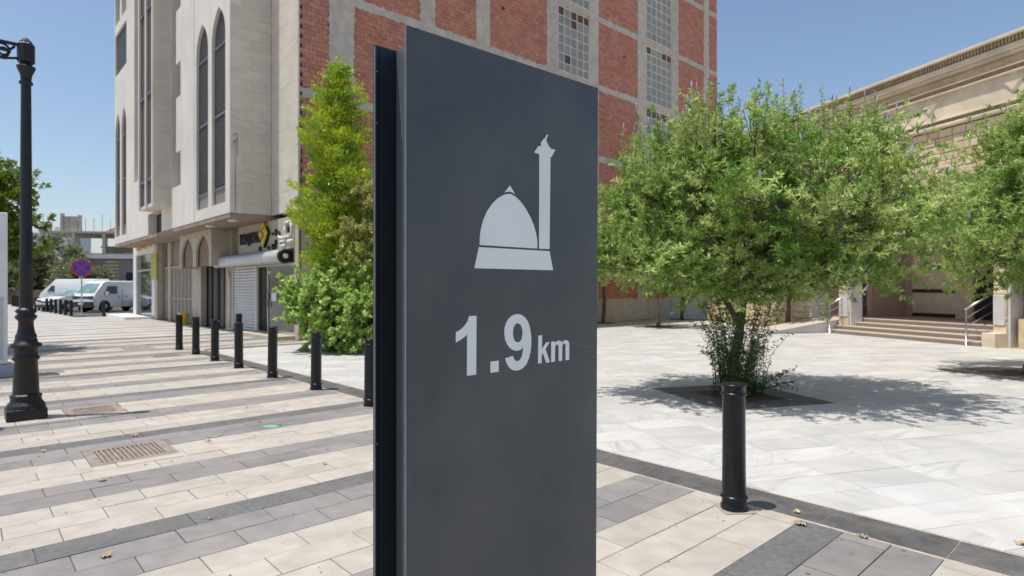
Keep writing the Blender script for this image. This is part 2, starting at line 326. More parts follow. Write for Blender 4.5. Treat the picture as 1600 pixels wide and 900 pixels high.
# the kerb crosses to the shops at u 15.68 .. 16.02
pieces = [(x, kd) for (x0, kd) in pieces for x in ([x0] if x0[0] < 4.0 and x0[1] <= 4.02 else rect_minus(x0, (4.03, 7.2, 15.0, 16.03)))]
def dist(x): p = st((x[0]+x[1])/2, (x[2]+x[3])/2); return p.length if p.y > 2.4 and abs(p.x/p.y) < .95 else 99+p.length
pieces.sort(key=lambda t: dist(t[0]))
MK = {'b': M_beige, 'g': M_grey, 'd': M_dark}; cache = {}; rest = {'b': MB(), 'g': MB(), 'd': MB()}
for i, (x, kd) in enumerate(pieces):
    dz = random.uniform(-.0015, .0015); wx, wy = round(x[1]-x[0], 3), round(x[3]-x[2], 3)
    if i < 300:
        key = (wx, wy, kd)
        if key not in cache: cache[key] = MB().prism([(-wx/2, -wy/2), (wx/2, -wy/2), (wx/2, wy/2), (-wx/2, wy/2)], -.03, 0, .002).mesh('paver', MK[kd])
        link('paver', cache[key], PV, st((x[0]+x[1])/2, (x[2]+x[3])/2, dz), (random.uniform(-.0012, .0012), random.uniform(-.0012, .0012), SA))
    else:
        rest[kd].prism([sp(x[0], x[2]), sp(x[1], x[2]), sp(x[1], x[3]), sp(x[0], x[3])], -.03, dz)
for kd, nm in (('b', 'beige_paver_rows'), ('g', 'grey_paver_rows'), ('d', 'dark_paver_rows')): rest[kd].build(nm, MK[kd], PV, kind='stuff')
# kerb of black granite between the paving and the plaza
kb = thing('kerb', (0, 0, 0), SA, 'flush black granite kerb between striped paving and white plaza', kind='structure')
MB().box(4.016, 4.4, -12, 16.03, -.058, -.003).box(4.4, 7.1, 15.68, 16.03, -.058, -.003).build('kerb_bed', M_pale, kb)
ks = MB().prism([(-.166, -.336), (.166, -.336), (.166, .336), (-.166, .336)], -.03, .0, .003).mesh('kerb_stone', M_kerb)
u = .84+.3375-.675*14; n = 0
while u < 16.0:
    if u > -1.5: link('kerb_stone', ks, kb, (4.208, u, random.uniform(0, .002)))
    u += .675
for j in range(4): link('kerb_stone', ks, kb, (4.74+j*.675, 15.86, .001), (0, 0, math.pi/2))
# plaza of veined marble tiles
PL = MB()
pp = [sp(4.4, -12), sp(40, -12), sp(40, 36), sp(31, 36), sp(31, 16.7), sp(7.1, 16.7), sp(7.1, 15.68), sp(4.4, 15.68)]
for part in ([sp(4.4, -12), sp(40, -12), sp(40, 15.68), sp(4.4, 15.68)], [sp(7.12, 15.684), sp(40, 15.684), sp(40, 16.70), sp(7.12, 16.70)], [sp(30.8, 16.704), sp(60, 16.704), sp(60, 36), sp(30.8, 36)]):
    PL.prism(part, -.059, -.006)
PZ = PL.build('plaza', M_mortar); tag(PZ, 'white marble plaza shaded by trees in front of the limestone building', kind='structure')
PZ.data.materials[0] = mat('plaza_joint', (.50, .43, .33), (.40, .34, .27), 15, .9)
PITS = [(4.50, 6.22, 6.38, 8.10), (10.55, 12.27, 6.8, 8.52)]   # q0 q1 p0 p1
tiles = []
TW, TH = .73, .3575
for j in range(-14, 62):
    p0 = 3.25+(j-1)*TH; p1 = p0+TH
    for i in range(-12, 30):
        q0 = 3.78+i*TW; q1 = q0+TW
        r = [(q0+.0018, q1-.0018, p0+.0018, p1-.0018)]
        for h in PITS: r = [y for x in r for y in rect_minus(x, h)]
        r = [y for x in r for y in rect_minus(x, (15.76, 60, 3, 30))]
        for x in r:
            pl = [(x[0], x[2]), (x[1], x[2]), (x[1], x[3]), (x[0], x[3])]
            # street-frame limits expressed in plaza frame
            dA = SA-PA
            pl = clip(pl, math.cos(dA), math.sin(dA), 4.402)          # v >= 4.402
            if len(pl) > 2: pl = clip(pl, math.sin(dA), -math.cos(dA), -15.67) if True else pl   # u <= 15.67
            if len(pl) > 2 and area(pl) > .002:
                cx = sum(a for a, b in pl)/len(pl); cy = sum(b for a, b in pl)/len(pl); tiles.append((pl, cx, cy, len(pl) == 4 and abs(area(pl)-(TW-.0036)*(TH-.0036)) < 1e-4))
def tdist(t): p = pz(t[1], t[2]); return p.length if p.y > 2.2 and abs(p.x/p.y) < .98 else 99+p.length
tiles.sort(key=tdist); restt = MB(); tcache = None
for i, (pl, cx, cy, full) in enumerate(tiles):
    dz = random.uniform(-.0012, .0012)
    if i < 300:
        loc = pz(cx, cy, dz)
        if full:
            tcache = tcache or MB().prism([(a-cx, b-cy) for a, b in pl], -.03, 0, .0015).mesh('marble_tile', M_marble); me = tcache
        else: me = MB().prism([(a-cx, b-cy) for a, b in pl], -.03, 0, .0015).mesh('marble_tile', M_marble)
        link('marble_tile', me, PZ, loc, (0, 0, PA))
    else:
        restt.prism([tuple(pz(a, b)[:2]) for a, b in pl], -.03, dz)
restt.build('marble_tile_field', M_marble, PZ, kind='stuff')
MB().prism([sp(30.85, 15.69), sp(60, 15.69), sp(60, 36), sp(30.85, 36)], -.0065, -.003).prism([sp(7.12, 15.7), sp(30.8, 15.7), sp(30.8, 16.68), sp(7.12, 16.68)], -.0065, -.003).build('far_marble_field', M_marble, PZ)
for (q0, q1, p0, p1) in PITS:
    tp = thing('tree_pit', pz((q0+q1)/2, (p0+p1)/2), PA, 'square tree pit edged in dark stone set in the marble plaza', kind='structure'); h = (q1-q0)/2-.004; t_ = .42
    MB().box(-h, h, -h, h, -.0068, -.0045).build('soil', M_soil, tp)
    for (a, b, c, d) in ((-h, h, -h, -h+t_), (-h, h, h-t_, h), (-h, -h+t_, -h+t_, h-t_), (h-t_, h, -h+t_, h-t_)):
        horizontal = (b-a) > (d-c); nn = 3 if horizontal else 2
        for i in range(nn):
            if horizontal: x0 = a+(b-a)*i/nn; x1 = a+(b-a)*(i+1)/nn; rc = (x0+.002, x1-.002, c+.002, d-.002)
            else: y0 = c+(d-c)*i/nn; y1 = c+(d-c)*(i+1)/nn; rc = (a+.002, b-.002, y0+.002, y1-.002)
            MB().prism([(rc[0], rc[2]), (rc[1], rc[2]), (rc[1], rc[3]), (rc[0], rc[3])], -.034, .002, .002).build('edging_stone', M_kerb, tp)
# drains in the paving
DL = ['rusty slotted drain grate in the paving nearest the sign', 'slotted drain grate in the lamp post shadow', 'small pale drain cover beside the row of bollards', 'broad grey cover set in the paving before the shops', 'narrow grey cover in the paving behind the lamp post']
for i, (v0, v1, u0, u1) in enumerate(GRATES):
    dg = thing('drain_grate', st((v0+v1)/2, (u0+u1)/2), SA, DL[i], 'drain grate', 'drain covers in the paving'); a, b = (v1-v0)/2, (u1-u0)/2
    if i < 3:
        MB().box(-a, a, -b, b, -.055, -.02).build('sump', M_slotd, dg)
        f = MB(); t_ = .085 if i < 2 else .05
        for q in ((-a, a, -b, -b+t_), (-a, a, b-t_, b), (-a, -a+t_, -b+t_, b-t_), (a-t_, a, -b+t_, b-t_)): f.box(*q, -.02, .001)
        f.build('frame', M_deck, dg, .002)
        n = 13; step = (2*a-2*t_)/n; bm_ = MB().box(-step*.27, step*.27, -b+t_+.001, b-t_-.001, -.018, -.001).mesh('bar', M_deck)
        for j in range(n): link('bar', bm_, dg, (-a+t_+(j+.5)*step, 0, 0))
    else:
        MB().box(-a, a, -b, b, -.03, 0).build('cover_plate', M_deck, dg, .004); MB().box(-a*.35, a*.35, -.02, .02, .0, .004).build('lifting_bar', M_deck, dg)
# turquoise paint splash
sp_pts = []
for i in range(40):
    a = 2*math.pi*i/40; r = .1*(1+.3*math.sin(3*a+1)+.22*math.sin(7*a)+random.uniform(-.12, .12)); sp_pts.append((r*math.cos(a)*1.25, r*math.sin(a)*.62))
ts = thing('paint_splash', st(2.52, 6.56, .0025), SA, 'turquoise paint splash dried on the beige and grey paving', 'paint stain')
MB().prism(sp_pts, 0, .0025).build('turquoise_stain', M_turq, ts)
MB().prism([(x*.42+.07, y*.3+.012) for x, y in sp_pts], 0, .005).build('dark_blot', M_kerb, ts)
MB().prism([(x*.55-.62, y*.8-.04) for x, y in sp_pts[::-1]], 0, .002).build('faint_spot', mat('faded_green', (.20, .25, .17), (.24, .26, .2), 30, .9), ts)
GL = {'one':[(0.1269,1.4025),(0.1364,1.4059),(0.146,1.4115),(0.1544,1.4188),(0.1605,1.4272),(0.1641,1.437),(0.1856,1.4369),(0.1846,1.3031),(0.158,1.3032),(0.1585,1.3966),(0.1508,1.3903),(0.1388,1.3843),(0.1269,1.3797)],'dot':[(0.2272,1.3293),(0.2527,1.3296),(0.2527,1.3031),(0.2272,1.3033)],'nine':[(0.2729,1.3334),(0.2985,1.3371),(0.3007,1.3308),(0.3046,1.326),(0.3111,1.3234),(0.3181,1.3242),(0.3244,1.3289),(0.3287,1.3369),(0.3312,1.3471),(0.3324,1.3564),(0.3267,1.3516),(0.3195,1.3489),(0.3097,1.3482),(0.2985,1.351),(0.2874,1.3573),(0.2792,1.366),(0.2732,1.3775),(0.2704,1.3918),(0.2715,1.4059),(0.2764,1.4179),(0.2846,1.4277),(0.2943,1.4335),(0.3054,1.4367),(0.3167,1.437),(0.3295,1.4335),(0.341,1.4258),(0.3498,1.415),(0.3556,1.4001),(0.3591,1.381),(0.3597,1.362),(0.3571,1.3432),(0.3512,1.3268),(0.3425,1.3128),(0.3309,1.3045),(0.3181,1.3009),(0.3054,1.301),(0.2929,1.3052),(0.2833,1.3128),(0.277,1.3225)],'hole':[(0.3139,1.4154),(0.3054,1.4126),(0.2999,1.4047),(0.2976,1.3925),(0.299,1.3822),(0.3035,1.3733),(0.3119,1.3685),(0.321,1.3696),(0.3272,1.3764),(0.3304,1.3887),(0.3289,1.4013),(0.3238,1.4108)],'k':[(0.3844,1.3811),(0.3974,1.3815),(0.3968,1.3468),(0.4122,1.3623),(0.4252,1.3626),(0.4097,1.3459),(0.4258,1.3111),(0.4122,1.3112),(0.4005,1.3369),(0.3962,1.3318),(0.3959,1.3115),(0.3829,1.3115)],'m':[(0.4308,1.3634),(0.4435,1.3633),(0.4435,1.3578),(0.4489,1.3619),(0.4552,1.3641),(0.4633,1.3639),(0.4681,1.3618),(0.4704,1.3583),(0.4763,1.3624),(0.4845,1.3642),(0.4927,1.3626),(0.4977,1.3578),(0.499,1.351),(0.4987,1.3118),(0.4848,1.3114),(0.4848,1.3497),(0.4828,1.3547),(0.4789,1.3556),(0.4737,1.3537),(0.4714,1.3483),(0.4714,1.3113),(0.4585,1.3117),(0.4581,1.3492),(0.4562,1.3537),(0.4527,1.355),(0.4473,1.3532),(0.4447,1.3479),(0.4441,1.3114),(0.4305,1.3114)],'tip':[(0.2883,1.7448),(0.3053,1.7263),(0.2894,1.7308),(0.2715,1.7266)],'dome':[(0.2894,1.7254),(0.307,1.7201),(0.3232,1.7099),(0.3397,1.6954),(0.3565,1.6748),(0.3695,1.6535),(0.3775,1.6316),(0.3809,1.6135),(0.3798,1.5983),(0.1949,1.5984),(0.1953,1.6152),(0.1982,1.6341),(0.206,1.6572),(0.2168,1.6769),(0.2317,1.6953),(0.2494,1.7104),(0.27,1.721)],'minaret':[(0.3867,1.5982),(0.3878,1.8348),(0.3695,1.8361),(0.385,1.8548),(0.3936,1.8545),(0.3936,1.8643),(0.3995,1.8715),(0.4083,1.8791),(0.416,1.8895),(0.419,1.8871),(0.4124,1.8757),(0.4142,1.8698),(0.4213,1.8605),(0.4291,1.8551),(0.4454,1.8543),(0.4321,1.8343),(0.4279,1.8333),(0.4243,1.5991)],'base':[(0.1924,1.5934),(0.4243,1.5937),(0.4375,1.5453),(0.1795,1.545)]}
# ---------- the wayfinding sign ----------
M_navy = mat('dark_blue_grey_panel', (.046, .058, .068), (.060, .071, .078), 5, .40, .05, 0, dirt=(.14, .13, .118, .40), dscale=3.6, spec=.55, bscale=160, stretch=(1, 1, .3))
M_edge = mat('grey_panel_edge', (.21, .22, .25), (.18, .19, .215), 30, .5)
M_navyd = mat('dark_navy_fin', (.008, .014, .020), (.012, .018, .024), 6, .38, .03)
M_vinyl = mat('pale_vinyl', (.82, .85, .84), (.76, .79, .78), 4, .5, .03, bscale=120)
sg = thing('wayfinding_sign', (-.218, 1.246, 0), SA, 'tall dark blue-grey sign slab with white mosque pictogram and 1.9 km', 'sign')
def plate(name, x0, x1, y0, y1, z0, zl, zr, xr_bot, m, bev=.0007):
    MB().add([(x0, y0, z0), (xr_bot, y0, z0), (xr_bot, y1, z0), (x0, y1, z0), (x0, y0, zl), (x1, y0, zr), (x1, y1, zr), (x0, y1, zl)],
             [(0, 3, 2, 1), (4, 5, 6, 7), (0, 1, 5, 4), (1, 2, 6, 5), (2, 3, 7, 6), (3, 0, 4, 7)]).build(name, m, sg, bev)
W_ = .618
plate('front_panel', 0, W_, 0, .003, .02, 2.044, 2.052, W_-.012, M_navy)
plate('back_panel', 0, W_, .134, .137, .02, 2.044, 2.052, W_-.012, M_navyd)
MB().box(.0, .0035, .0032, .0065, .02, 2.040).box(0, .0035, .1303, .1336, .02, 2.040).build('edge_strip', M_edge, sg, .0004)
MB().box(.0145, W_-.02, .131, .1335, .02, 2.040).build('inner_lining', M_navyd, sg, .0006)
M_core = mat('mid_grey_blue_core', (.115, .125, .145), (.10, .11, .128), 30, .38)
MB().box(.056, W_-.056, .0075, .1305, .0, 2.040).build('core', M_core, sg, .0008)
MB().box(-.03, W_+.03, -.06, .19, -.0, .012).build('base_plate', M_navyd, sg, .002)
for z in (1.985, 1.87, 1.15): MB().lathe([(.0022, 0), (.0026, .001), (.0015, .002)], 10, (.008, .1325, z), 'y').build('rivet', M_edge, sg)
fn = lambda a, b, d: (a, -d, b)
for nm, ks_ in (('mosque_pictogram', (['tip'], ['dome'], ['minaret'], ['base'])), ('distance_lettering', (['one'], ['dot'], ['nine', 'hole'], ['k'], ['m']))):
    for grp in ks_:
        MB().slab([GL[x] for x in grp], fn, .0001, .0009).build({'tip': 'finial_mark', 'dome': 'dome_mark', 'minaret': 'minaret_mark', 'base': 'plinth_mark', 'one': 'digit_one', 'dot': 'decimal_point', 'nine': 'digit_nine', 'k': 'letter_k', 'm': 'letter_m'}[grp[0]], M_vinyl, sg, fix=True)
scr = MB()
def scratch(pts, w_):
    for (a, b), (c, d) in zip(pts[:-1], pts[1:]):
        L_ = math.hypot(c-a, d-b) or 1; nx, nz = -(d-b)/L_*w_, (c-a)/L_*w_; y = -.0004
        scr.add([(a-nx, y, b-nz), (c-nx, y, d-nz), (c+nx, y, d+nz), (a+nx, y, b+nz)], [(0, 1, 2, 3)])
scratch([(.012, 1.19), (.022, 1.11), (.03, 1.06), (.036, .995)], .0003); scratch([(.5, 1.36), (.55, 1.345), (.585, 1.338)], .0008)
for _ in range(26):
    a, b = random.uniform(.03, .58), random.uniform(.75, 2.0); t_ = random.uniform(0, 3); l_ = random.uniform(.002, .007); scratch([(a, b), (a+l_*math.cos(t_), b+l_*math.sin(t_))], .0003)
for _ in range(45):
    a, b = random.gauss(.40, .012), random.gauss(.962, .016); t_ = random.uniform(.6, 1.6); l_ = random.uniform(.002, .008); scratch([(a, b), (a+l_*math.cos(t_), b+l_*math.sin(t_))], .0005)
for _ in range(26):
    a, b = random.gauss(.50, .02), random.gauss(.83, .02); t_ = random.uniform(.6, 2); l_ = random.uniform(.003, .012); scratch([(a, b), (a+l_*math.cos(t_), b+l_*math.sin(t_))], .0003)
scr.build('scratches', mat('scratch_grey', (.19, .19, .19), (.13, .125, .12), 60, .7), sg)
# ---------- bollards ----------
M_collar = mat('grey_set_mortar', (.36, .32, .275), (.27, .24, .205), 18, .9, .3)
def bollard(loc, label, group=None):
    t = thing('bollard', loc, SA, label, 'bollard', group)
    MB().lathe([(.083, 0), (.088, .006), (.088, .03), (.080, .04), (.079, .078)], 28).build('foot', M_black, t)
    MB().lathe([(.079, .078), (.090, .082), (.0905, .092), (.079, .098)], 28).build('lower_ring', M_black, t)
    MB().lathe([(.0775, .097), (.0755, .45), (.0745, .775)], 28).build('post', M_black, t)
    MB().lathe([(.0745, .774), (.086, .778), (.0865, .788), (.076, .794)], 28).build('upper_ring', M_black, t)
    MB().lathe([(.076, .793), (.078, .835), (.086, .838), (.087, .846), (.080, .851), (.0, .853)], 28).build('cap', M_black, t)
    MB().box(-.105, .105, -.105, .105, -.0005, .0035).build('mortar_collar', M_collar, t)
    return t
BL = [((1.51, 4.10), 'foreground black bollard right of the sign at the plaza kerb'),
      ((.43, 5.29), 'black bollard standing hidden behind the tall sign, nearer one'), ((-.65, 6.48), 'black bollard standing hidden behind the tall sign, farther one'),
      ((-1.80, 7.66), 'black bollard just peeping past the left edge of the sign'),
      ((-2.89, 8.89), 'black bollard in front of the pale green bush'), ((-4.01, 10.09), 'black bollard in front of the glass shop door'),
      ((-5.12, 11.3), 'black bollard before the roller shutter, hiding another behind it'), ((-6.11, 12.40), 'black bollard in front of the dark metal doors'),
      ((-7.13, 13.60), 'black bollard before the pillar beside the yellow tub'), ((-8.08, 14.64), 'farthest bollard of the near row, before the beige gates'),
      ((-6.93, 15.3), 'lone black bollard behind the row, beside the roller shutter')]
b0 = None
for (x, y), lab in BL:
    if b0 is None: b0 = bollard((x, y, 0), lab, 'bollards along the plaza kerb'); t = b0
    else:
        t = copy_tree(b0); t.location = (x, y, 0); t['label'] = lab
    t.rotation_euler = (random.uniform(-.006, .006), random.uniform(-.006, .006), random.uniform(0, 6))
t = b0
for i in range(17):
    t = copy_tree(b0); t.location = (-23.4-1.13*i, 32.0+1.13*i, 0)
    t['label'] = ('nearest bollard of the far row, beside the no-stopping sign' if i == 0 else 'last bollard at the far end of the distant row' if i == 16 else 'black bollard in the far row before the vans, %s counting away from the no-stopping sign' % ['', 'second', 'third', 'fourth', 'fifth', 'sixth', 'seventh', 'eighth', 'ninth', 'tenth', 'eleventh', 'twelfth', 'thirteenth', 'fourteenth', 'fifteenth', 'sixteenth'][i]); t['group'] = 'far bollards by the parked vans'
t = copy_tree(b0); t.location = (-21.6, 31.9, 0); t['label'] = 'black bollard standing by the front wheel of the white van'; t['group'] = 'far bollards by the parked vans'
# ---------- lamp post ----------
lp = thing('street_lamp', st(.565, 8.91), SA, 'black ornate cast-iron lamp post with scrolled arm reaching left', 'street lamp')
MB().box(-.185, .185, -.185, .185, 0, .125).build('plinth', M_iron, lp, .012)
MB().lathe([(.185, .125), (.178, .16), (.150, .20), (.142, .235), (.150, .25), (.150, .27), (.128, .285)], 16, smooth=False).build('base_moulding', M_iron, lp, .004)
MB().lathe([(.124, .284), (.118, .45), (.108, .66), (.128, .68), (.130, .70), (.112, .72), (.112, .80), (.152, .83), (.150, .85), (.112, .875), (.098, .93), (.102, .95), (.084, .985), (.072, 1.06), (.072, 1.12), (.104, 1.16), (.100, 1.18), (.078, 1.2), (.105, 1.235), (.08, 1.26), (.066, 1.27)], 24).build('pedestal', M_iron, lp)
MB().lathe([(.066, 1.268), (.063, 1.75), (.070, 1.77), (.062, 1.79), (.066, 1.83), (.058, 1.85), (.056, 2.6), (.048, 3.84)], 16).build('shaft', M_iron, lp)
MB().lathe([(.048, 3.838), (.066, 3.85), (.066, 3.87), (.050, 3.89), (.056, 3.95), (.088, 4.03), (.090, 4.05), (.06, 4.06), (.06, 4.08)], 20).build('capital', M_iron, lp)
MB().lathe([(.055, 4.08), (.084, 4.10), (.084, 4.30), (.06, 4.325), (.06, 4.34), (.035, 4.355), (.03, 4.37), (.012, 4.385)], 10, smooth=False).build('head_block', M_iron, lp, .004)
arm = MB().box(-1.5, -.07, -.018, .018, 4.27, 4.30)
def ring(cx, cz, R, r, a0=0, a1=2*math.pi, n=22): arm.tube([(cx+R*math.cos(a0+(a1-a0)*i/n), 0, cz+R*math.sin(a0+(a1-a0)*i/n)) for i in range(n+1)], r, 6)
ring(-.22, 4.19, .075, .013); ring(-.20, 4.18, .04, .012); ring(-.44, 4.20, .055, .011)
arm.tube([(-.08, 0, 4.13), (-.2, 0, 4.10), (-.35, 0, 4.12), (-.5, 0, 4.19), (-.7, 0, 4.25)], .014, 6); arm.tube([(-.1, 0, 4.26), (-.16, 0, 4.19), (-.26, 0, 4.2), (-.31, 0, 4.26)], .014, 6)
arm.build('scroll_arm', M_iron, lp)
ln_ = MB().lathe([(.02, 4.26), (.05, 4.2), (.19, 4.12), (.20, 4.09), (.17, 4.085)], 18, (-1.42, 0, 0)).build('lantern_hood', M_iron, lp)
MB().lathe([(.165, 4.084), (.14, 3.95), (.08, 3.86), (.01, 3.83)], 18, (-1.42, 0, 0)).build('lantern_globe', M_white, lp)
# white kiosk panel at the frame's left edge
kk = thing('kiosk_panel', st(.60, 13.25), SA, 'tall white panel on a grey plinth at the left edge of the pavement', 'kiosk')
MB().box(-1.5, 0, 0, .45, .22, 2.77).build('cabinet', M_white, kk, .015); MB().box(-1.58, .08, -.07, .52, 0, .21).build('plinth', mat('plinth_grey', (.42, .44, .5), None, 6, .6), kk, .02)
MB().box(-1.42, -.06, -.012, -.001, .3, 1.35).build('speckled_lower_sheet', mat('speckled_white', (.62, .63, .64), (.4, .41, .42), 90, .6), kk)
# ---------- cream clad apartment building with raw brick flank ----------
VF, VS, U1, UE = 5.9, 7.12, 16.80, 36.75; H = 19.4
AB = thing('apartment_building', st(0, 0), SA, 'tall cream-clad apartment building with bare red brick side wall', 'building')
def wallx(m, x0, x1, y0, y1, z0, z1, holes=()):      # wall of thickness x0..x1 with rectangular holes (y0,y1,z0,z1)
    rs = [(y0, y1, z0, z1)]
    for h in holes: rs = [q for r in rs for q in rect_minus(r, h)]
    for r in rs: m.box(x0, x1, *r)
    return m
def arch_pts(y0, y1, zs, za, n=10):      # pointed arch outline from (y0,zs) up to apex and down to (y1,zs)
    ym = (y0+y1)/2; h = (y1-y0)/2; o = []
    for i in range(n+1):
        t = i/n; o.append((y0+h*(1-math.cos(t*math.pi/2)) if False else y0+h*(t**3.0), zs+(za-zs)*math.sin(t*math.pi/2)**1.0 if False else zs+(za-zs)*t))
    r = [(y1-(p[0]-y0), p[1]) for p in o[::-1][1:]]
    return o+r
def spandrels(m, x0, x1, y0, y1, zs, za):
    a = arch_pts(y0, y1, zs, za); k_ = len(a)//2
    L_ = [(y0, za)]+a[:k_+1][::1]; R_ = a[k_:]+[(y1, za)]
    f = lambda p, q, d: (d, p, q)
    m.slab([L_[:]], f, x0, x1); m.slab([R_[:]], f, x0, x1)
wins = []     # (y0,y1,z0,zs,za) tall pointed windows on the front
for (a, b) in ((20.93, 22.24), (19.22, 20.53)): wins.append((a, b, 4.1, 9.05, 10.2))
for (a, b) in ((35.38, 36.55), (33.85, 35.0)): wins.append((a, b, 4.1, 9.05, 10.35))
holes = [(a, b, z0, za) for a, b, z0, zs, za in wins]
holes += [(a, b, z0+7.6, 18.4) for a, b, z0, zs, za in wins[:2]]
holes += [(33.8, 36.6, 12.3, 14.4), (33.8, 35.0, 14.9, 18.0), (35.4, 36.6, 14.9, 18.0), (31.1, 32.05, 6.3, 18.6)]
m = MB(); wallx(m, VF, VF+.32, 29.3, UE, 3.74, H, holes)
for wv_ in wins[2:]: spandrels(m, VF, VF+.32, wv_[0], wv_[1], wv_[3], wv_[4])
m.build('end_tower_wall', M_cladF, AB, fix=True)
m = MB(); wallx(m, VF, VF+.32, 25.5, 27.0, 3.74, H); wallx(m, VF, VF+.32, 22.52, 25.5, 3.74, H, [(24.2, 25.5, 5.25, 16.8)])
m.build('middle_tower_wall', M_cladF, AB)
m = MB(); wallx(m, VF+.55, VF+.8, 24.2, 25.5, 5.25, 16.8, [(24.25, 24.9, 5.3, 6.5), (24.25, 24.9, 8.5, 9.75), (24.25, 24.9, 11.7, 12.9)]); m.box(VF+.32, VF+.8, 24.12, 24.2, 5.25, 16.8).box(VF+.32, VF+.55, 25.5, 25.58, 5.25, 16.8)
m.build('slot_lining', M_clad, AB)
for z0, z1 in ((6.5, 8.5), (9.75, 11.7), (12.9, 16.8)): MB().box(VF, VF+.55, 24.2, 24.82, z0, z1).build('slot_infill', M_cladF, AB)
for z in (5.3, 8.5, 11.7): MB().box(VF+.6, VF+.62, 24.25, 24.9, z, z+1.2).build('window_pane', M_dkgl, AB)
m = MB(); wallx(m, VF, VF+.32, 18.80, 22.46, 3.74, H, holes)
for wv_ in wins[:2]: spandrels(m, VF, VF+.32, wv_[0], wv_[1], wv_[3], wv_[4])
m.build('bay_front_wall', M_cladF, AB, fix=True)
MB().box(VF+.06, VF+.3, 22.46, 22.52, 3.74, H).build('groove', M_clad, AB)
# the recess between the towers, soffits, inner mass
MB().box(VF+1.3, VF+1.5, 27.0, 29.3, 3.0, H).box(VF+.32, VF+1.3, 29.3, 29.45, 3.74, H).box(VF+.32, VF+1.3, 26.85, 27.0, 3.74, H).build('recess_wall', M_clad, AB)
MB().box(VF+.33, 19, 18.95, UE-.1, 3.80, H-.2).box(VS+.6, 19, U1+.35, UE-.1, 0, 3.74).build('inner_mass', M_dkgl, AB)
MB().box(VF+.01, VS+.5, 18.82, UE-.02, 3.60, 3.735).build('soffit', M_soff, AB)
MB().box(VF+.3, 19, UE-.02, UE+.0, 3.74, H).build('end_wall', M_clad, AB)
# louvred screens in pointed windows
def screen(a, b, z0, zs, za, pale=True):
    x = VF+.10; s = thing('window', (0, 0, 0)); s.parent = AB
    m = MB(); f = lambda p, q, d: (d, p, q)
    m.slab([[(a, z0)]+arch_pts(a, b, zs, za)+[(b, z0)]], f, x+.06, x+.08); m.build('backing', M_dkgl, s, fix=True)
    fr_ = MB(); t_ = .045
    fr_.box(x-.02, x+.05, a, a+t_, z0, zs).box(x-.02, x+.05, b-t_, b, z0, zs)
    ap = arch_pts(a+t_/2, b-t_/2, zs, za-.03); fr_.tube([(x+.015, p, q) for p, q in ap], t_*.6, 4, False)
    for z in (zs-.05, 6.85, 4.55): fr_.box(x-.03, x+.05, a+t_, b-t_, z, z+.07)
    fr_.build('frame', mat('grey_frame', (.13, .145, .17), None, 5, .5) if 'grey_frame' not in MATS else MATS['grey_frame'], s)
    sc_ = MB(); lat = 0.085
    zz = 4.65
    while zz < za:
        # lattice: horizontal wavy strips
        w0, w1 = a+t_, b-t_
        if zz > zs:
            t2 = (zz-zs)/(za-zs); w0 = a+t_+(b-a)/2*(t2**3.0); w1 = b-(w0-a)
        if w1-w0 > .05: sc_.box(x, x+.02, w0, w1, zz, zz+.022)
        zz += lat
    y = a+.11
    while y < b-.06:
        top = zs if min(y-a, b-y) < .12 else zs+(za-zs)*min(1, (min(y-a, b-y)/((b-a)/2))**(1/3.0))*.95; sc_.box(x+.021, x+.035, y, y+.018, 4.62, top); y += .085
    sc_.build('lattice', M_louvL, s, kind='stuff')
    if pale: MB().box(x, x+.03, a+t_, b-t_, z0, 4.55).build('lower_panel', M_panel, s)
M_louvL = mat('lattice_metal', (.20, .18, .165), (.14, .13, .12), 8, .6)
for wv_ in wins: screen(*wv_)
for a, b, z0, zs, za in wins[:2]: screen2 = MB().box(VF+.15, VF+.18, a, b, 11.7, 18.4).build('upper_screen', M_louv, AB)
MB().box(VF+.08, VF+.12, 33.8, 36.6, 12.3, 14.4).build('dark_panel', M_louv, AB, label='dark square screen high on the end tower')
for y0, y1 in ((33.8, 35.0), (35.4, 36.6)):
    s = thing('window', (0, 0, 0)); s.parent = AB; MB().box(VF+.2, VF+.22, y0, y1, 14.9, 18).build('pane', M_louv, s)
    MB().box(VF+.12, VF+.19, y0, y1, 15.6, 15.7).box(VF+.12, VF+.19, y0, y1, 16.9, 17.0).box(VF+.1, VF+.19, y0, y1, 14.9, 15.55).build('frame', M_panel, s)
s = MB().box(VF+.3, VF+.34, 31.1, 32.05, 6.3, 18.6).build('recessed_strip', M_niche, AB)
# projecting louvred box between the towers
lb = thing('louvre_box', (0, 0, 0)); lb.parent = AB
MB().box(5.37, VF-.003, 25.64, 25.70, 4.6, H).box(5.37, VF-.003, 28.0, 28.06, 4.6, H).box(5.36, VF-.003, 25.7, 28.0, 4.6, 4.72).box(VF+.0, VF+1.28, 27.02, 29.28, 4.62, 4.75).build('side_wall', M_clad, lb)
MB().box(5.3, 5.37, 25.64, 25.80, 4.6, H).box(5.3, 5.37, 27.90, 28.06, 4.6, H).box(5.3, 5.37, 26.74, 26.90, 4.6, H).build('mullion', M_cladF, lb)
MB().box(5.41, 5.43, 25.8, 27.9, 4.7, H).build('backing', M_dkgl, lb)
m = MB(); zz = 4.75
while zz < H: m.box(5.385, 5.405, 25.8, 26.74, zz, zz+.05).box(5.385, 5.405, 26.9, 27.9, zz, zz+.05); zz += .11
m.build('louvres', M_louvL, lb, kind='stuff')
for z in (5.6, 8.9, 12.2, 15.5): MB().box(5.33, 5.38, 25.8, 26.74, z, z+.08).box(5.33, 5.38, 26.9, 27.9, z, z+.08).build('crossbar', MATS['grey_frame'], lb)
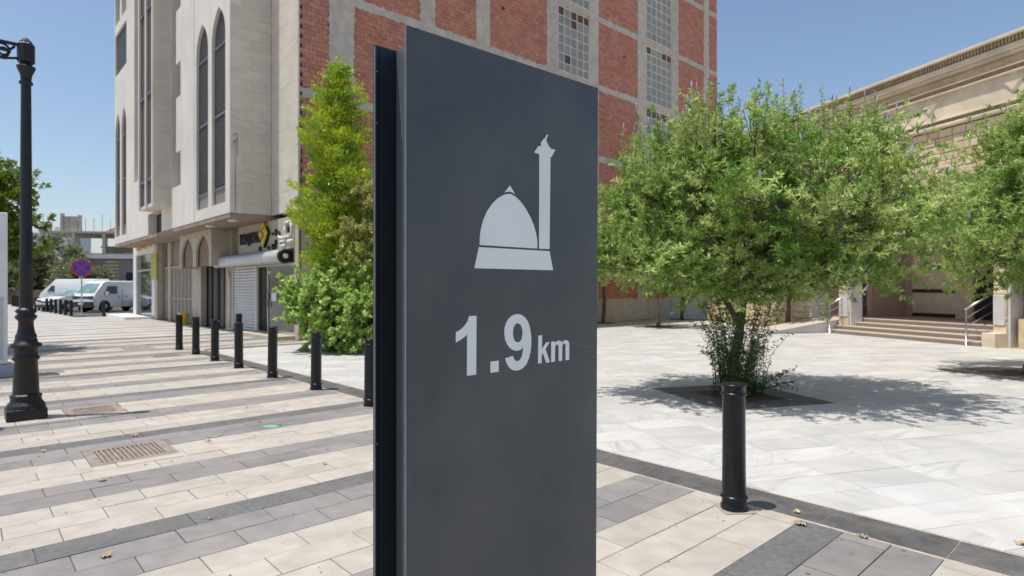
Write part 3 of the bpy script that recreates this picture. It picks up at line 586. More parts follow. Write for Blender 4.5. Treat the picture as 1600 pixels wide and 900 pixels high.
# cladding slabs: bay side and street strip
def slabs(n0, n1, z0, z1, place, w_, h_, st_=None):
    k_ = 0; z = z0
    while z < z1-.02:
        hh = min(h_, z1-z); off = (k_ % 2)*w_*.5; y = n0-off
        while y < n1-.01:
            a, b = max(y, n0), min(y+w_, n1)
            if b-a > .03: place(a+.002, b-.002, z+.002, z+hh-.002)
            y += w_
        z += hh; k_ += 1
cc = {}
def slab_side(a, b, z0, z1):
    key = (round(b-a, 2), round(z1-z0, 2), 's'); w_, h_ = (b-a), (z1-z0)
    if key not in cc: cc[key] = MB().box(-w_/2, w_/2, 0, .05, -h_/2, h_/2).mesh('cladding_slab', M_clad)
    link('cladding_slab', cc[key], AB, ((a+b)/2, 18.80+random.uniform(-.003, .003), (z0+z1)/2))
def slab_strip(a, b, z0, z1):
    key = (round(b-a, 2), round(z1-z0, 2), 'f'); w_, h_ = (b-a), (z1-z0)
    if key not in cc: cc[key] = MB().box(0, .05, -w_/2, w_/2, -h_/2, h_/2).mesh('cladding_slab', M_clad)
    link('cladding_slab', cc[key], AB, (VS+random.uniform(-.002, .002), (a+b)/2, (z0+z1)/2))
MB().box(VF+.05, VS+.04, 18.806, 18.94, 3.745, H).box(VS+.006, VS+.5, U1+.05, 18.8, 3.745, H).build('side_backing', M_panel, AB)
slabs(VF, VS-.0, 3.74, 12.5, slab_side, .62, .31); slabs(U1+.0, 18.79, 3.74, 12.5, slab_strip, .66, .62)
MB().box(VF+.0, VS, 18.79, 18.94, 12.5, H).box(VS, VS+.05, U1, 18.79, 12.5, H).build('upper_cladding', M_clad, AB)
# soffit lamps, bracket, cable
for v_, u_ in ((6.25, 19.6), (6.25, 21.9)): MB().lathe([(.0, 3.55), (.15, 3.56), (.16, 3.6)], 16, (v_, u_, 0)).build('soffit_lamp', M_white, AB)
MB().tube([(VF+.1, 18.78, 6.05), (VF+.1, 18.45, 6.05), (VF+.1, 18.45, 5.85), (VF+.1, 18.78, 5.85)], .02, 6).tube([(VF+.1, 18.5, 5.9), (VF+.12, 18.5, 5.4)], .012, 6).tube([(VF+.14, 18.77, 5.85), (VF+.15, 18.77, 3.8)], .009, 5).build('rusty_bracket', M_trunkg, AB)
MB().tube([(VS+.04, U1-.05, 6.2), (VS+.04, U1-.06, .4)], .015, 6).box(VS+.0, VS+.06, U1-.14, U1-.02, 6.0, 6.2).build('drain_pipe', M_iron, AB)
# --- ground floor ---
for q in ((VS, VS+.5, U1-.02, 17.03, 0, 3.55), (VS+.001, VS+.5, 22.5, 23.2, 0, 3.59), (VS+.001, VS+.5, 26.2, 27.45, 0, 3.59), (VS+.001, VS+.5, 30.95, 31.35, 0, 3.59), (VS+.001, VS+.5, 32.4, 32.85, 0, 3.59), (VS-.24, VS, 32.35, 32.849, 0, 3.59)): MB().box(*q).build('pillar', M_fasc, AB)
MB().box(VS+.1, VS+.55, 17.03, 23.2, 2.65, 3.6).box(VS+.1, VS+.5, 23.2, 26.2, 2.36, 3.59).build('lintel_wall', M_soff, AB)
fs = MB().box(VS-.02, VS+.09, 17.05, 21.72, 2.66, 3.585).build('fascia_board', M_fasc, AB)
def text_mesh(txt, size, m, parent, y_left, z, x, depth, squash=1, name='lettering'):
    cu = bpy.data.curves.new('t', 'FONT'); cu.body = txt; cu.size = size; cu.extrude = depth; cu.offset = size*.018
    o = bpy.data.objects.new('t', cu); C.objects.link(o); dg = bpy.context.evaluated_depsgraph_get(); me = bpy.data.meshes.new_from_object(o.evaluated_get(dg)); bpy.data.objects.remove(o)
    xs = [v.co.x for v in me.vertices]; wd = max(xs)-min(xs); mn = min(xs)
    for v in me.vertices:
        a, b, c = v.co; v.co = (x-c, y_left-(a-mn)/wd*squash, z+b)
    me.materials.clear(); me.materials.append(m); return link(name, me, parent)
text_mesh('NAQTADI', .5, M_dkgl, fs, 21.45, 2.97, VS-.05, .03, 1.8)
dm = MB(); f = lambda p, q, d: (d, p, q)
dm.slab([[(19.58, 3.22), (19.2, 3.57), (18.85, 3.22), (19.2, 2.80)]], f, VS-.12, VS-.022).build('yellow_diamond', M_yel, fs, fix=True)
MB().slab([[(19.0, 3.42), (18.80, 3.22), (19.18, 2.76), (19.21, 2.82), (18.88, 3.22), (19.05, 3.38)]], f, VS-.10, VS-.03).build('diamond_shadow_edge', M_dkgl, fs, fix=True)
sq = MB(); 
for a, b in (((19.38, 3.30), (19.08, 3.38)), ((19.38, 3.30), (19.12, 3.14)), ((19.12, 3.14), (19.36, 3.0))): sq.tube([(VS-.13, a[0], a[1]), (VS-.13, b[0], b[1])], .022, 5)
sq.build('diamond_emblem', mat('amber', (.45, .22, .02), None, 5, .5), fs)
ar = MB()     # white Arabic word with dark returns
def stroke(m_, pts, r, x=VS-.05): m_.tube([(x, a, b) for a, b in pts], r, 6)
stroke(ar, [(17.15, 3.42), (17.55, 3.42), (17.6, 3.3)], .045); stroke(ar, [(17.15, 3.4), (17.15, 3.1), (17.3, 3.02), (17.9, 2.98), (18.1, 3.05)], .045); stroke(ar, [(17.6, 3.35), (17.6, 3.05)], .045)
stroke(ar, [(17.1, 2.86), (17.4, 2.86)], .06); stroke(ar, [(17.6, 2.9), (17.95, 2.88), (17.95, 2.75), (17.6, 2.76)], .045)
ar.build('arabic_lettering', M_white, fs)
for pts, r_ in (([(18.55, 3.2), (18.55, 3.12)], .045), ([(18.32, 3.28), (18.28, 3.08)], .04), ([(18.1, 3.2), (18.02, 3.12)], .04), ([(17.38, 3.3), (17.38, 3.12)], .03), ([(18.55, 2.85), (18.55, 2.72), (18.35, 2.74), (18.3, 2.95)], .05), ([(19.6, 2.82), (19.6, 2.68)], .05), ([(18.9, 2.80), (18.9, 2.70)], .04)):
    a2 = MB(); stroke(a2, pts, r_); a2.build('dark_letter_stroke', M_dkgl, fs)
# roller housing and shutter
rh = MB().lathe([(.2, 17.25), (.2, 23.35)], 20, (VS-.22, 0, 2.42), 'y').build('shutter_housing', M_shut, AB)
MB().lathe([(.16, 17.17), (.21, 17.18), (.21, 17.26)], 20, (VS-.22, 0, 2.42), 'y').build('housing_end_cap', M_iron, rh); MB().lathe([(.07, 17.12), (.07, 17.2)], 12, (VS-.22, 0, 2.42), 'y').build('shaft_end', M_white, rh)
MB().box(VS+.0, VS+.03, 20.06, 20.2, 0, 2.3).box(VS, VS+.03, 22.36, 22.46, 0, 2.3).build('shutter_rail', M_alu, AB)
m = MB(); z = .06
while z < 2.28: m.add([(VS+.04, 20.2, z), (VS+.04, 22.36, z), (VS+.015, 22.36, z+.05), (VS+.015, 20.2, z+.05), (VS+.04, 22.36, z+.095), (VS+.04, 20.2, z+.095)], [(0, 1, 2, 3), (3, 2, 4, 5)]); z += .1
m.build('roller_shutter', M_shut, AB, kind='stuff')
gd = thing('glass_door', (0, 0, 0)); gd.parent = AB
MB().box(VS+.02, VS+.09, 17.04, 17.12, .12, 2.25).box(VS+.02, VS+.09, 19.98, 20.05, .0, 2.25).box(VS+.02, VS+.09, 17.12, 19.98, 2.17, 2.25).box(VS+.02, VS+.09, 19.13, 19.2, .12, 2.17).box(VS+.02, VS+.07, 17.12, 19.13, .12, .2).build('frame', M_alu, gd)
mg = bpy.data.materials.new('shop_glass'); mg.use_nodes = True; pb = mg.node_tree.nodes['Principled BSDF']; pb.inputs['Base Color'].default_value = (.55, .68, .64, 1); pb.inputs['Roughness'].default_value = .02; pb.inputs['Transmission Weight'].default_value = .9; pb.inputs['IOR'].default_value = 1.5
MB().box(VS+.045, VS+.055, 17.12, 19.13, .2, 2.17).build('pane', mat('dark_door_glass', (.035, .055, .05), (.06, .08, .075), 2, .04, spec=1.0, metal=.45), gd)
MB().box(VS-.03, VS+.0, 19.05, 19.08, .9, 1.4).build('handle', M_steel, gd); MB().box(VS+.035, VS+.043, 18.5, 18.9, 1.1, 1.35).box(VS+.035, VS+.043, 17.4, 18.3, 1.0, 1.15).box(VS+.035, VS+.043, 19.0, 19.2, 1.95, 2.02).build('notice', M_white, gd)
MB().box(VS-.6, VS+.1, 17.05, 20.1, -.01, .12).build('door_step', M_fasc, AB, .01)
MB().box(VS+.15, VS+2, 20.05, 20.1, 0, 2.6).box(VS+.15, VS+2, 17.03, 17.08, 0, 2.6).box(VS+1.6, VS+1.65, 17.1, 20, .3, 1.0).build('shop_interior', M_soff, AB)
MB().box(VS-.03, VS+.02, 22.75, 23.0, 1.85, 2.15).tube([(VS-.02, 22.6, 2.1), (VS-.03, 22.55, 1.2), (VS-.02, 22.62, .1)], .015, 5).tube([(VS-.02, 23.1, 2.2), (VS-.02, 23.12, .1)], .015, 5).build('junction_box', M_fasc, AB)
dd = thing('metal_door', (0, 0, 0)); dd.parent = AB; MB().box(VS+.25, VS+.28, 23.2, 26.2, 0, 2.36).build('leaf', M_mdoor, dd)
for y in (23.25, 24.0, 24.65, 24.8, 25.5, 26.1): MB().box(VS+.2, VS+.25, y, y+.07, 0, 2.36).build('stile', M_dkgl, dd)
cn = thing('arched_canopy', (0, 0, 0)); cn.parent = AB; v0 = 6.5
m = MB(); hs = [(22.95, 24.55, 2.28, 3.45), (24.95, 26.55, 2.28, 3.45)]; wallx(m, v0, v0+.08, 22.7, 26.8, 2.28, 3.59, hs)
for h in hs: spandrels(m, v0, v0+.08, h[0], h[1], 2.6, 3.45)
m.box(v0+.08, VS-.002, 22.7, 22.78, 2.28, 3.59).box(v0+.08, VS-.002, 26.72, 26.8, 2.28, 3.59).box(v0+.08, VS-.002, 22.78, 26.72, 3.5, 3.59); m.build('shell', M_fasc, cn, fix=True)
MB().box(v0+.12, v0+.16, 22.8, 26.7, 2.3, 3.49).build('niche_back', M_niche, cn)
MB().slab([[(24.6, 2.95), (24.9, 2.9), (25.0, 3.3), (24.95, 3.42), (24.7, 3.36), (24.55, 3.42), (24.5, 3.3)]], lambda p, q, d: (d, p, q), v0-.004, v0-.001).build('green_spray_paint', M_green, cn, fix=True)
for (y0, y1, n) in ((27.45, 30.95, 6), (31.35, 32.4, 2)):
    gt = thing('metal_gate', (0, 0, 0)); gt.parent = AB; stp = (y1-y0)/n
    for i in range(n): MB().box(VS+.08, VS+.1, y0+i*stp+.02, y0+(i+1)*stp-.02, .02, 2.4).build('panel', M_panel, gt)
    m = MB()
    for i in range(n+1): m.box(VS+.05, VS+.12, y0+i*stp-.025, y0+i*stp+.025, 0, 2.45)
    m.box(VS+.045, VS+.12, y0, y1, 2.4, 2.47).box(VS+.045, VS+.12, y0, y1, 1.0, 1.05).build('frame', M_fasc, gt)
    MB().box(VS+.12, VS+.15, y0, y1, 2.47, 3.59).build('transom_panel', M_panel, gt)
gs = thing('glass_shopfront', (0, 0, 0)); gs.parent = AB
MB().box(VS-.25, VS+.0, 36.9, 37.6, 0, 4.1).box(VS-.25, VS-.15, 32.85, 36.9, 3.2, 4.1).box(VS-.2, VS-.1, 32.85, 33.6, 0, 3.2).box(VS-.25, VS+3, 37.55, 37.6, 0, 4.1).build('surround', M_white, gs)
MB().box(VS-.2, VS-.12, 33.6, 36.9, 2.35, 2.45).box(VS-.2, VS-.12, 36.2, 36.3, 0, 3.2).box(VS-.2, VS-.12, 33.6, 36.9, 0, .1).build('frame', M_alu, gs)
M_sg = mat('reflective_shop_glass', (.05, .09, .085), (.08, .13, .12), 2, .03, spec=1.0, metal=.55)
MB().box(VS-.17, VS-.15, 33.6, 36.2, .1, 3.2).box(VS-.17, VS-.15, 36.3, 36.9, .1, 3.2).build('pane', M_sg, gs)
gl_ = MB()
for pts in ([(36.4,3.5),(35.9,3.46),(35.8,3.75)],[(36.1,3.9),(36.0,3.7)],[(35.5,3.5),(35.5,3.9),(35.2,3.5)],[(35.0,3.55),(34.5,3.5),(34.4,3.8),(34.7,3.85)],[(34.2,3.5),(33.8,3.6),(33.7,3.95)],[(33.4,3.5),(33.3,3.9)]): stroke(gl_, pts, .055, VS-.30)
gl_.build('gold_lettering', M_gold, gs)
MB().box(VS-.275, VS-.251, 32.3, 33.4, 1.9, 3.15).build('yellow_sign', mat('faded_yellow', (.50, .43, .10), (.42, .36, .09), 5, .6), gs)
MB().box(VS-1.4, VS-.26, 33.2, 38.5, -.003, .12).build('entrance_step', M_white, gs)
yt = thing('plastic_tub', st(6.85, 27.6), 0, 'yellow plastic tub standing against the pillar by the beige gates', 'tub'); MB().lathe([(.15, 0), (.19, .44), (.2, .45), (.18, .46)], 16).build('tub_body', M_yel, yt); MB().lathe([(.2, .452), (.205, .47), (.19, .48)], 16).build('rim', M_yel, yt)
# --- brick flank ---
BX0, BX1 = VS+.05, 30.71; Z0 = 0
MB().box(VS+.07, BX1, U1+.13, U1+.5, -.02, H).box(BX1-.3, BX1, U1+.5, U1+16, 0, H).build('side_wall_core', M_bmort, AB)
cols = [(8.07, 8.86), (11.28, 11.87), (13.68, 14.3), (17.3, 17.94), (19.94, 20.5), (23.39, 24.06), (26.24, 26.82), (29.3, 29.8)]
beams = [4.2, 7.13, 10.22, 13.22, 16.4, H-.15]; hb = .125
m = MB()
def ragged(x0, x1, z0, z1, vert):
    n = max(3, int((z1-z0 if vert else x1-x0)/.09)); A = []; B = []
    for i in range(n+1):
        t_ = i/n; e1, e2 = random.uniform(-.012, .04), random.uniform(-.012, .04)
        if vert: z = z0+(z1-z0)*t_; A.append((x0-e1, z)); B.append((x1+e2, z))
        else: x = x0+(x1-x0)*t_; A.append((x, z0-e1)); B.append((x, z1+e2))
    return A+B[::-1]
fy = lambda p, q, d: (p, d, q)
for i, (a, b) in enumerate(cols): MB().slab([ragged(a, b, 0, H, True)], fy, U1+.0+.001*i, U1+.13).build('concrete_column', M_conc, AB, fix=True)
for i, z in enumerate(beams): MB().slab([ragged(VS+.06, BX1-.02, z-hb, z+hb, False)], fy, U1+.012+.001*i, U1+.13).build('concrete_beam', M_conc, AB, fix=True)
MB().slab([ragged(VS+.06, 12.5, 0, 2.5, False)], fy, U1+.02, U1+.13).slab([ragged(12.5, BX1-.02, 0, 1.0, False)], fy, U1+.021, U1+.13).build('rough_plaster', M_conc, AB, fix=True)
WN = [(17.94, 19.94, 10.37, 13.07), (17.94, 19.94, 13.37, 16.25), (24.06, 26.24, 7.28, 10.07), (24.06, 26.24, 10.37, 13.07), (24.06, 26.24, 13.37, 16.25), (17.94, 19.94, 7.28, 10.07)]
bricks = []; BW, BH = .262, .138
j = 0; z = 0.0
while z < H-.3:
    off = (j % 2)*BW/2+(.06 if (j//7) % 2 else 0); x = VS+.06-off
    while x < BX1-.01:
        r = [(max(x, VS+.06)+.005, min(x+BW, BX1)-.005, z+.004, z+BH-.004)]
        xm = (r[0][0]+r[0][1])/2
        obs = [(a-.0, b+.0, 0, H) for a, b in cols if a-.4 < xm < b+.4]+[(0, 99, q-hb, q+hb) for q in beams if abs(q-z) < .5]+[w4 for w4 in WN if w4[0]-.4 < xm < w4[1]+.4]
        if z < 2.6: obs.append((0, 12.5, -1, 2.5)); obs.append((12.4, 99, -1, 1.0))
        for h in obs: r = [q for s_ in r for q in rect_minus(s_, h)]
        bricks += [q for q in r if q[1]-q[0] > .04 and q[3]-q[2] > .04]
        x += BW
    z += BH; j += 1
def bd(r): p = st((r[0]+r[1])/2, U1); vis = (r[2] > 4.6 and (1.5+450/942*p.y) > r[2] and p.x/p.y < -.18 or (r[0] > 14 and False)); return (0 if vis else 100)+p.length
bricks.sort(key=bd); bc = {}; rb = MB()
for i, r in enumerate(bricks):
    y = U1+.03+random.uniform(-.006, .006); wx, wz = round(r[1]-r[0], 3), round(r[3]-r[2], 3)
    if i < 300:
        if (wx, wz) not in bc: bc[(wx, wz)] = MB().box(-wx/2, wx/2, 0, .09, -wz/2, wz/2).mesh('brick', M_brick)
        link('brick', bc[(wx, wz)], AB, ((r[0]+r[1])/2, y, (r[2]+r[3])/2))
    else: rb.add([(r[0], y, r[2]), (r[1], y, r[2]), (r[1], y, r[3]), (r[0], y, r[3]), (r[0], y+.09, r[2]), (r[1], y+.09, r[2]), (r[1], y+.09, r[3]), (r[0], y+.09, r[3])], [(0, 1, 2, 3), (3, 2, 6, 7), (0, 4, 5, 1), (0, 3, 7, 4), (1, 5, 6, 2)])
rb.build('brick_courses', M_brick, AB, kind='stuff')
m = MB()     # toothed open brick ends along the clad corner
z = 2.6
while z < H-.5: m.box(VS+.056, VS+.12, U1+.01, U1+.028, z, z+.11); z += BH*2
m.build('open_brick_ends', M_dkgl, AB)
for (x0, x1, z0, z1) in WN:
    wn = thing('window', (0, 0, 0)); wn.parent = AB; nx, nz = 5, 7; dx, dz = (x1-x0)/nx, (z1-z0)/nz
    m = MB().box(x0, x1, U1+.02, U1+.09, z0, z0+.05).box(x0, x1, U1+.02, U1+.09, z1-.05, z1).box(x0, x0+.05, U1+.02, U1+.09, z0+.05, z1-.05).box(x1-.05, x1, U1+.02, U1+.09, z0+.05, z1-.05)
    for i in range(1, nx): m.box(x0+i*dx-.018, x0+i*dx+.018, U1+.03, U1+.08, z0+.05, z1-.05)
    for i in range(1, nz): m.box(x0+.05, x1-.05, U1+.034, U1+.076, z0+i*dz-.018, z0+i*dz+.018)
    m.build('frame', M_mband, wn)
    pm = [MB().box(-dx/2+.012, dx/2-.012, 0, .008, -dz/2+.012, dz/2-.012).mesh('pane', q) for q in (M_pane, M_paneD)]
    for i in range(nx):
        for k_ in range(nz):
            dark = (k_ == nz-1 and random.random() < .8) or random.random() < .04
            link('pane', pm[1 if dark else 0], wn, (x0+(i+.5)*dx, U1+.055+random.uniform(-.002, .002), z0+(k_+.5)*dz), (random.uniform(-.03, .03), 0, random.uniform(-.03, .03)))
for (x, z) in ((14.9, 11.9), (22.3, 12.0)): MB().box(x, x+.14, U1+.02, U1+.06, z, z+.1).build('brick_hole', M_dkgl, AB)
# ---------- limestone building ----------
MQ = thing('limestone_building', (0, 0, 0), PA, 'low tan limestone building with banded cornice, diamonds and a stepped porch', 'building')
PN, PF = 5.0, 24.0; QW = 16.22
m = MB()     # cornice bands run along p
def band(name, q0, z0, z1, mt, q1=17.2, bev=.012): MB().box(q0, q1, PN, PF, z0, z1).build(name, mt, MQ, bev)
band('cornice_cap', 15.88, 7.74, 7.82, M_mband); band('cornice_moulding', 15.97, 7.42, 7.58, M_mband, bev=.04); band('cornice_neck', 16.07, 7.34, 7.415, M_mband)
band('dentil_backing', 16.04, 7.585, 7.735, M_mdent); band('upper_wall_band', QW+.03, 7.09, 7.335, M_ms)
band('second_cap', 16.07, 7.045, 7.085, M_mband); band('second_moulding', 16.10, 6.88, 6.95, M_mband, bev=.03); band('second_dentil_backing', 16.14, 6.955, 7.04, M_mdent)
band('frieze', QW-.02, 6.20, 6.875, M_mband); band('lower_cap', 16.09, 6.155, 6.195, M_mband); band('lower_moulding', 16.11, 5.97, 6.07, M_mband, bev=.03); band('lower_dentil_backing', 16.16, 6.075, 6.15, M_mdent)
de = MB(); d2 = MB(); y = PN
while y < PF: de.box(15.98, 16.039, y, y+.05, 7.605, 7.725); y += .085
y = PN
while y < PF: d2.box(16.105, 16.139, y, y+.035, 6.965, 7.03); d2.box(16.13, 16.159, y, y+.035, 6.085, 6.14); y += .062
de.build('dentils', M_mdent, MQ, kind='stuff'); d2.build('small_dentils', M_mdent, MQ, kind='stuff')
dmm = MB().add([(0, -.26, 0), (0, 0, .275), (0, .26, 0), (0, 0, -.275), (-.035, -.215, 0), (-.035, 0, .23), (-.035, .215, 0), (-.035, 0, -.23)], [(4, 7, 6, 5), (0, 4, 5, 1), (1, 5, 6, 2), (2, 6, 7, 3), (3, 7, 4, 0)]).mesh('diamond_boss', M_mband)
for i in range(-2, 6): link('diamond_boss', dmm, MQ, (QW-.0211, 13.26-2.22*i+.0, 6.70) if 13.26-2.22*i < 23 else (QW, 5.5, 6.7))
# stone courses on the upper wall: separate rough blocks
sb = MB(); MB().box(QW+.1, 17.2, PN, PF, 3.3, 5.965).build('upper_wall_core', M_ms, MQ)
z = 3.3; j = 0; sblocks = []
while z < 5.9:
    h_ = min(.22, 5.96-z); y = PN-(j % 2)*.2-random.uniform(0, .1)
    while y < PF:
        l_ = random.uniform(.32, .52); a, b = max(y, PN), min(y+l_, PF)
        if b-a > .06: sblocks.append((a+.006, b-.006, z+.006, z+h_-.006))
        y += l_
    z += h_; j += 1
sblocks = [(QW+.02, *b) for b in sblocks]
for (y0, y1) in ((17.64, 24.0), (16.06, 16.48), (11.16, 11.5)):
    z = .0; j = 0
    while z < 3.28:
        h_ = .21 if y1-y0 > 1 else (.12 if j % 3 else .55)
        h_ = min(h_, 3.29-z); y = y0
        while y < y1-.01:
            l_ = random.uniform(.35, .5) if y1-y0 > 1 else 9; b = min(y+l_, y1); sblocks.append((16.17, y+.004, b-.004, z+.004, z+h_-.004)); y = b
        z += h_; j += 1
for q in ((16.2, 17.0, 17.64, 24, 0, 3.3), (16.2, 16.66, 16.06, 16.48, 0, 3.3), (16.2, 16.66, 11.16, 11.5, 0, 3.3)): MB().box(*q).build('pier_core', M_mar, MQ)
sblocks.sort(key=lambda b: pz(b[0], (b[1]+b[2])/2).length+(30 if pz(b[0], b[1]).x/pz(b[0], b[1]).y > .9 else 0)+(10 if b[3] > 2.4 and b[3] < 4.5 else 0)); sbc = {}; srest = MB()
for i, b in enumerate(sblocks):
    wy, wz = round(b[2]-b[1], 2), round(b[4]-b[3], 2); pr = random.uniform(0, .022)
    if i < 300:
        if (wy, wz) not in sbc: sbc[(wy, wz)] = MB().add([(0, -wy/2, -wz/2), (0, wy/2, -wz/2), (0, wy/2, wz/2), (0, -wy/2, wz/2), (-.03, -wy/2+.02, -wz/2+.02), (-.03, wy/2-.02, -wz/2+.02), (-.03, wy/2-.02, wz/2-.02), (-.03, -wy/2+.02, wz/2-.02)], [(4, 7, 6, 5), (0, 1, 5, 4), (1, 2, 6, 5), (2, 3, 7, 6), (3, 0, 4, 7), (0, 3, 2, 1)]).mesh('stone_block', M_ms if b[0] > 16.2 or True else M_mar)
        link('stone_block', sbc[(wy, wz)], MQ, (b[0]-pr+.03, (b[1]+b[2])/2, (b[3]+b[4])/2))
    else: srest.box(b[0]-pr, b[0]+.04, b[1]+.0, b[2], b[3], b[4])
srest.build('stone_courses', M_ms, MQ, kind='stuff')
for (y0, y1) in ((16.10, 16.44), (11.19, 11.47)): MB().box(16.13, 16.17, y0, y1, .55, 1.32).build('smooth_pier_panel', M_mar, MQ, .006)
for q in ((16.2, 16.66, 11.10, 11.155, 0, 3.3), (16.2, 16.66, 16.0, 16.055, 0, 3.3), (16.18, 16.7, 17.58, 17.635, 0, 3.3)): MB().box(*q).build('pier_side_slab', M_mar, MQ)
MB().box(QW+.02, 19.6, PN, PF, 3.1, 3.295).build('porch_ceiling', M_pink, MQ)
MB().box(16.75, 21, 8.0, 17.6, -.02, .505).build('porch_floor', M_step, MQ)
MB().box(19.5, 19.7, PN, 17.6, .5, 3.1).build('porch_back_wall', M_pink, MQ); MB().box(16.7, 19.5, 17.45, 17.6, .5, 3.1).box(18.0, 19.5, 16.9, 17.1, .5, 3.1).build('porch_side_wall', M_pink, MQ)
MB().box(19.36, 19.49, 14.75, 16.49, .5, 3.1).build('marble_wall_panel', M_mband, MQ)
M_drd = mat('dark_red_band', (.07, .02, .015), None, 5, .5)
for z in (.52, 1.34, 2.12): MB().box(19.34, 19.359, 14.95, 16.47, z, z+.12).build('dark_red_band', M_drd, MQ)
MB().box(19.3, 19.49, 14.35, 14.74, .5, 3.1).build('door_jamb', M_ms, MQ)
dr = thing('door', (0, 0, 0)); dr.parent = MQ; MB().box(19.38, 19.46, 12.2, 14.33, .5, 3.0).build('leaf', M_dkgl, dr); MB().box(19.33, 19.375, 13.2, 13.26, .5, 3.0).build('stile', M_drd, dr)
# wall to the right of the porch with a wooden balustrade
MB().box(16.3, 16.7, PN, 10.98, 0, .72).build('parapet_wall', M_ms, MQ); MB().box(16.25, 16.75, 9.2, 9.6, .72, 3.3).box(16.25, 16.75, 5.0, 5.4, .72, 3.3).build('side_pier', M_ms, MQ)
bl = thing('balustrade', (0, 0, 0)); bl.parent = MQ; MB().box(16.42, 16.54, 9.62, 10.95, 1.62, 1.70).box(16.44, 16.52, 9.62, 10.95, .74, .80).build('rail', M_wood, bl)
bmsh = MB().lathe([(.03, .80), (.035, .9), (.06, 1.05), (.03, 1.2), (.055, 1.3), (.03, 1.45), (.035, 1.62)], 10).mesh('baluster', M_wood)
for i in range(8): link('baluster', bmsh, bl, (16.48, 9.72+i*.165, 0))
# steps
M_riser = mat('brownish_riser_stone', (.46, .39, .32), (.36, .30, .24), 40, .8, .2)
fs_ = thing('front_steps', (0, 0, 0), PA, 'four broad speckled stone steps up to the limestone porch', 'steps')
for i in range(4):
    q0 = 15.76+i*.32; MB().box(q0, 16.745, 11.52, 16.0 if i > 1 else 16.45, i*.127-(.02 if i == 0 else -.001), i*.127+.088).build('riser', M_riser, fs_)
    MB().box(q0-.03, 16.746, 11.50-(.25 if i < 3 and False else 0), 16.0 if i > 1 else 16.47, i*.127+.09, (i+1)*.127).build('tread', M_step, fs_, .008)
MB().box(15.76, 16.74, 11.16, 11.495, -.02, .36).build('end_block', M_mband, fs_, .01)
rp = thing('access_ramp', (0, 0, 0), PA, 'sloping pale access ramp beside the porch steps', 'ramp')
MB().add([(13.2, 16.55, .0), (16.74, 16.55, 0), (16.74, 17.58, 0), (13.2, 17.58, 0), (13.2, 16.55, .012), (16.74, 16.55, .5), (16.74, 17.58, .5), (13.2, 17.58, .012)], [(0, 3, 2, 1), (4, 5, 6, 7), (0, 1, 5, 4), (1, 2, 6, 5), (2, 3, 7, 6), (3, 0, 4, 7)]).build('ramp_body', M_mar, rp)
MB().add([(13.1, 16.5, .016), (16.75, 16.5, .515), (16.75, 17.6, .515), (13.1, 17.6, .016), (13.1, 16.5, .004), (16.75, 16.5, .502), (16.75, 17.6, .502), (13.1, 17.6, .004)], [(0, 1, 2, 3), (4, 7, 6, 5), (0, 4, 5, 1), (1, 5, 6, 2), (2, 6, 7, 3), (3, 7, 4, 0)]).build('ramp_surface', M_step, rp)
for p_, lab in ((11.78, 'right steel handrail of the porch steps, nearest the balustrade'), (16.3, 'left steel handrail of the porch steps, beside the ramp')):
    hr = thing('handrail', (0, 0, 0), PA, lab, 'handrail', 'handrails of the porch steps')
    a, b = 15.62, 16.85
    for (q, z0, z1) in ((a, 0, .94), (b, .51, 1.48)): MB().lathe([(.045, z0), (.045, z0+.02), (.022, z0+.025), (.022, z1)], 12, (q, p_, 0)).build('post', M_steel, hr)
    MB().tube([(a-.03, p_, .95), (b+.08, p_, 1.50)], .028, 10).build('top_rail', M_steel, hr)
    for k_ in (.25, .5, .75): MB().tube([(a, p_, .94*k_+.02), (b, p_, .53+.95*k_)], .010, 6).build('lower_rail', M_steel, hr)
# ---------- vegetation ----------
def leaf_obj(name, P, D, L_, W_, m, parent, up=None):
    """P base points (N,3), D unit directions, L_/W_ arrays: one diamond leaf each"""
    N = len(P); r = rng.normal(size=(N, 3)) if up is None else np.array(up)+rng.normal(size=(N, 3))*.55
    S_ = np.cross(D, r); S_ /= np.linalg.norm(S_, axis=1)[:, None]+1e-9; Nn = np.cross(S_, D)
    L_ = np.asarray(L_)[:, None]; W_ = np.asarray(W_)[:, None]
    V = np.empty((N, 4, 3), np.float32); V[:, 0] = P; V[:, 1] = P+D*L_*.45+S_*W_*.5+Nn*L_*.05; V[:, 2] = P+D*L_-Nn*L_*.06; V[:, 3] = P+D*L_*.45-S_*W_*.5+Nn*L_*.05
    me = bpy.data.meshes.new(name); me.vertices.add(N*4); me.vertices.foreach_set('co', V.ravel())
    me.loops.add(N*4); me.loops.foreach_set('vertex_index', np.arange(N*4, dtype=np.int32)); me.polygons.add(N)
    me.polygons.foreach_set('loop_start', np.arange(0, N*4, 4, dtype=np.int32)); me.polygons.foreach_set('loop_total', np.full(N, 4, np.int32)); me.update(calc_edges=True)
    me.materials.append(m); return link(name, me, parent)
def unit(v): return v/(np.linalg.norm(v, axis=-1, keepdims=True)+1e-9)
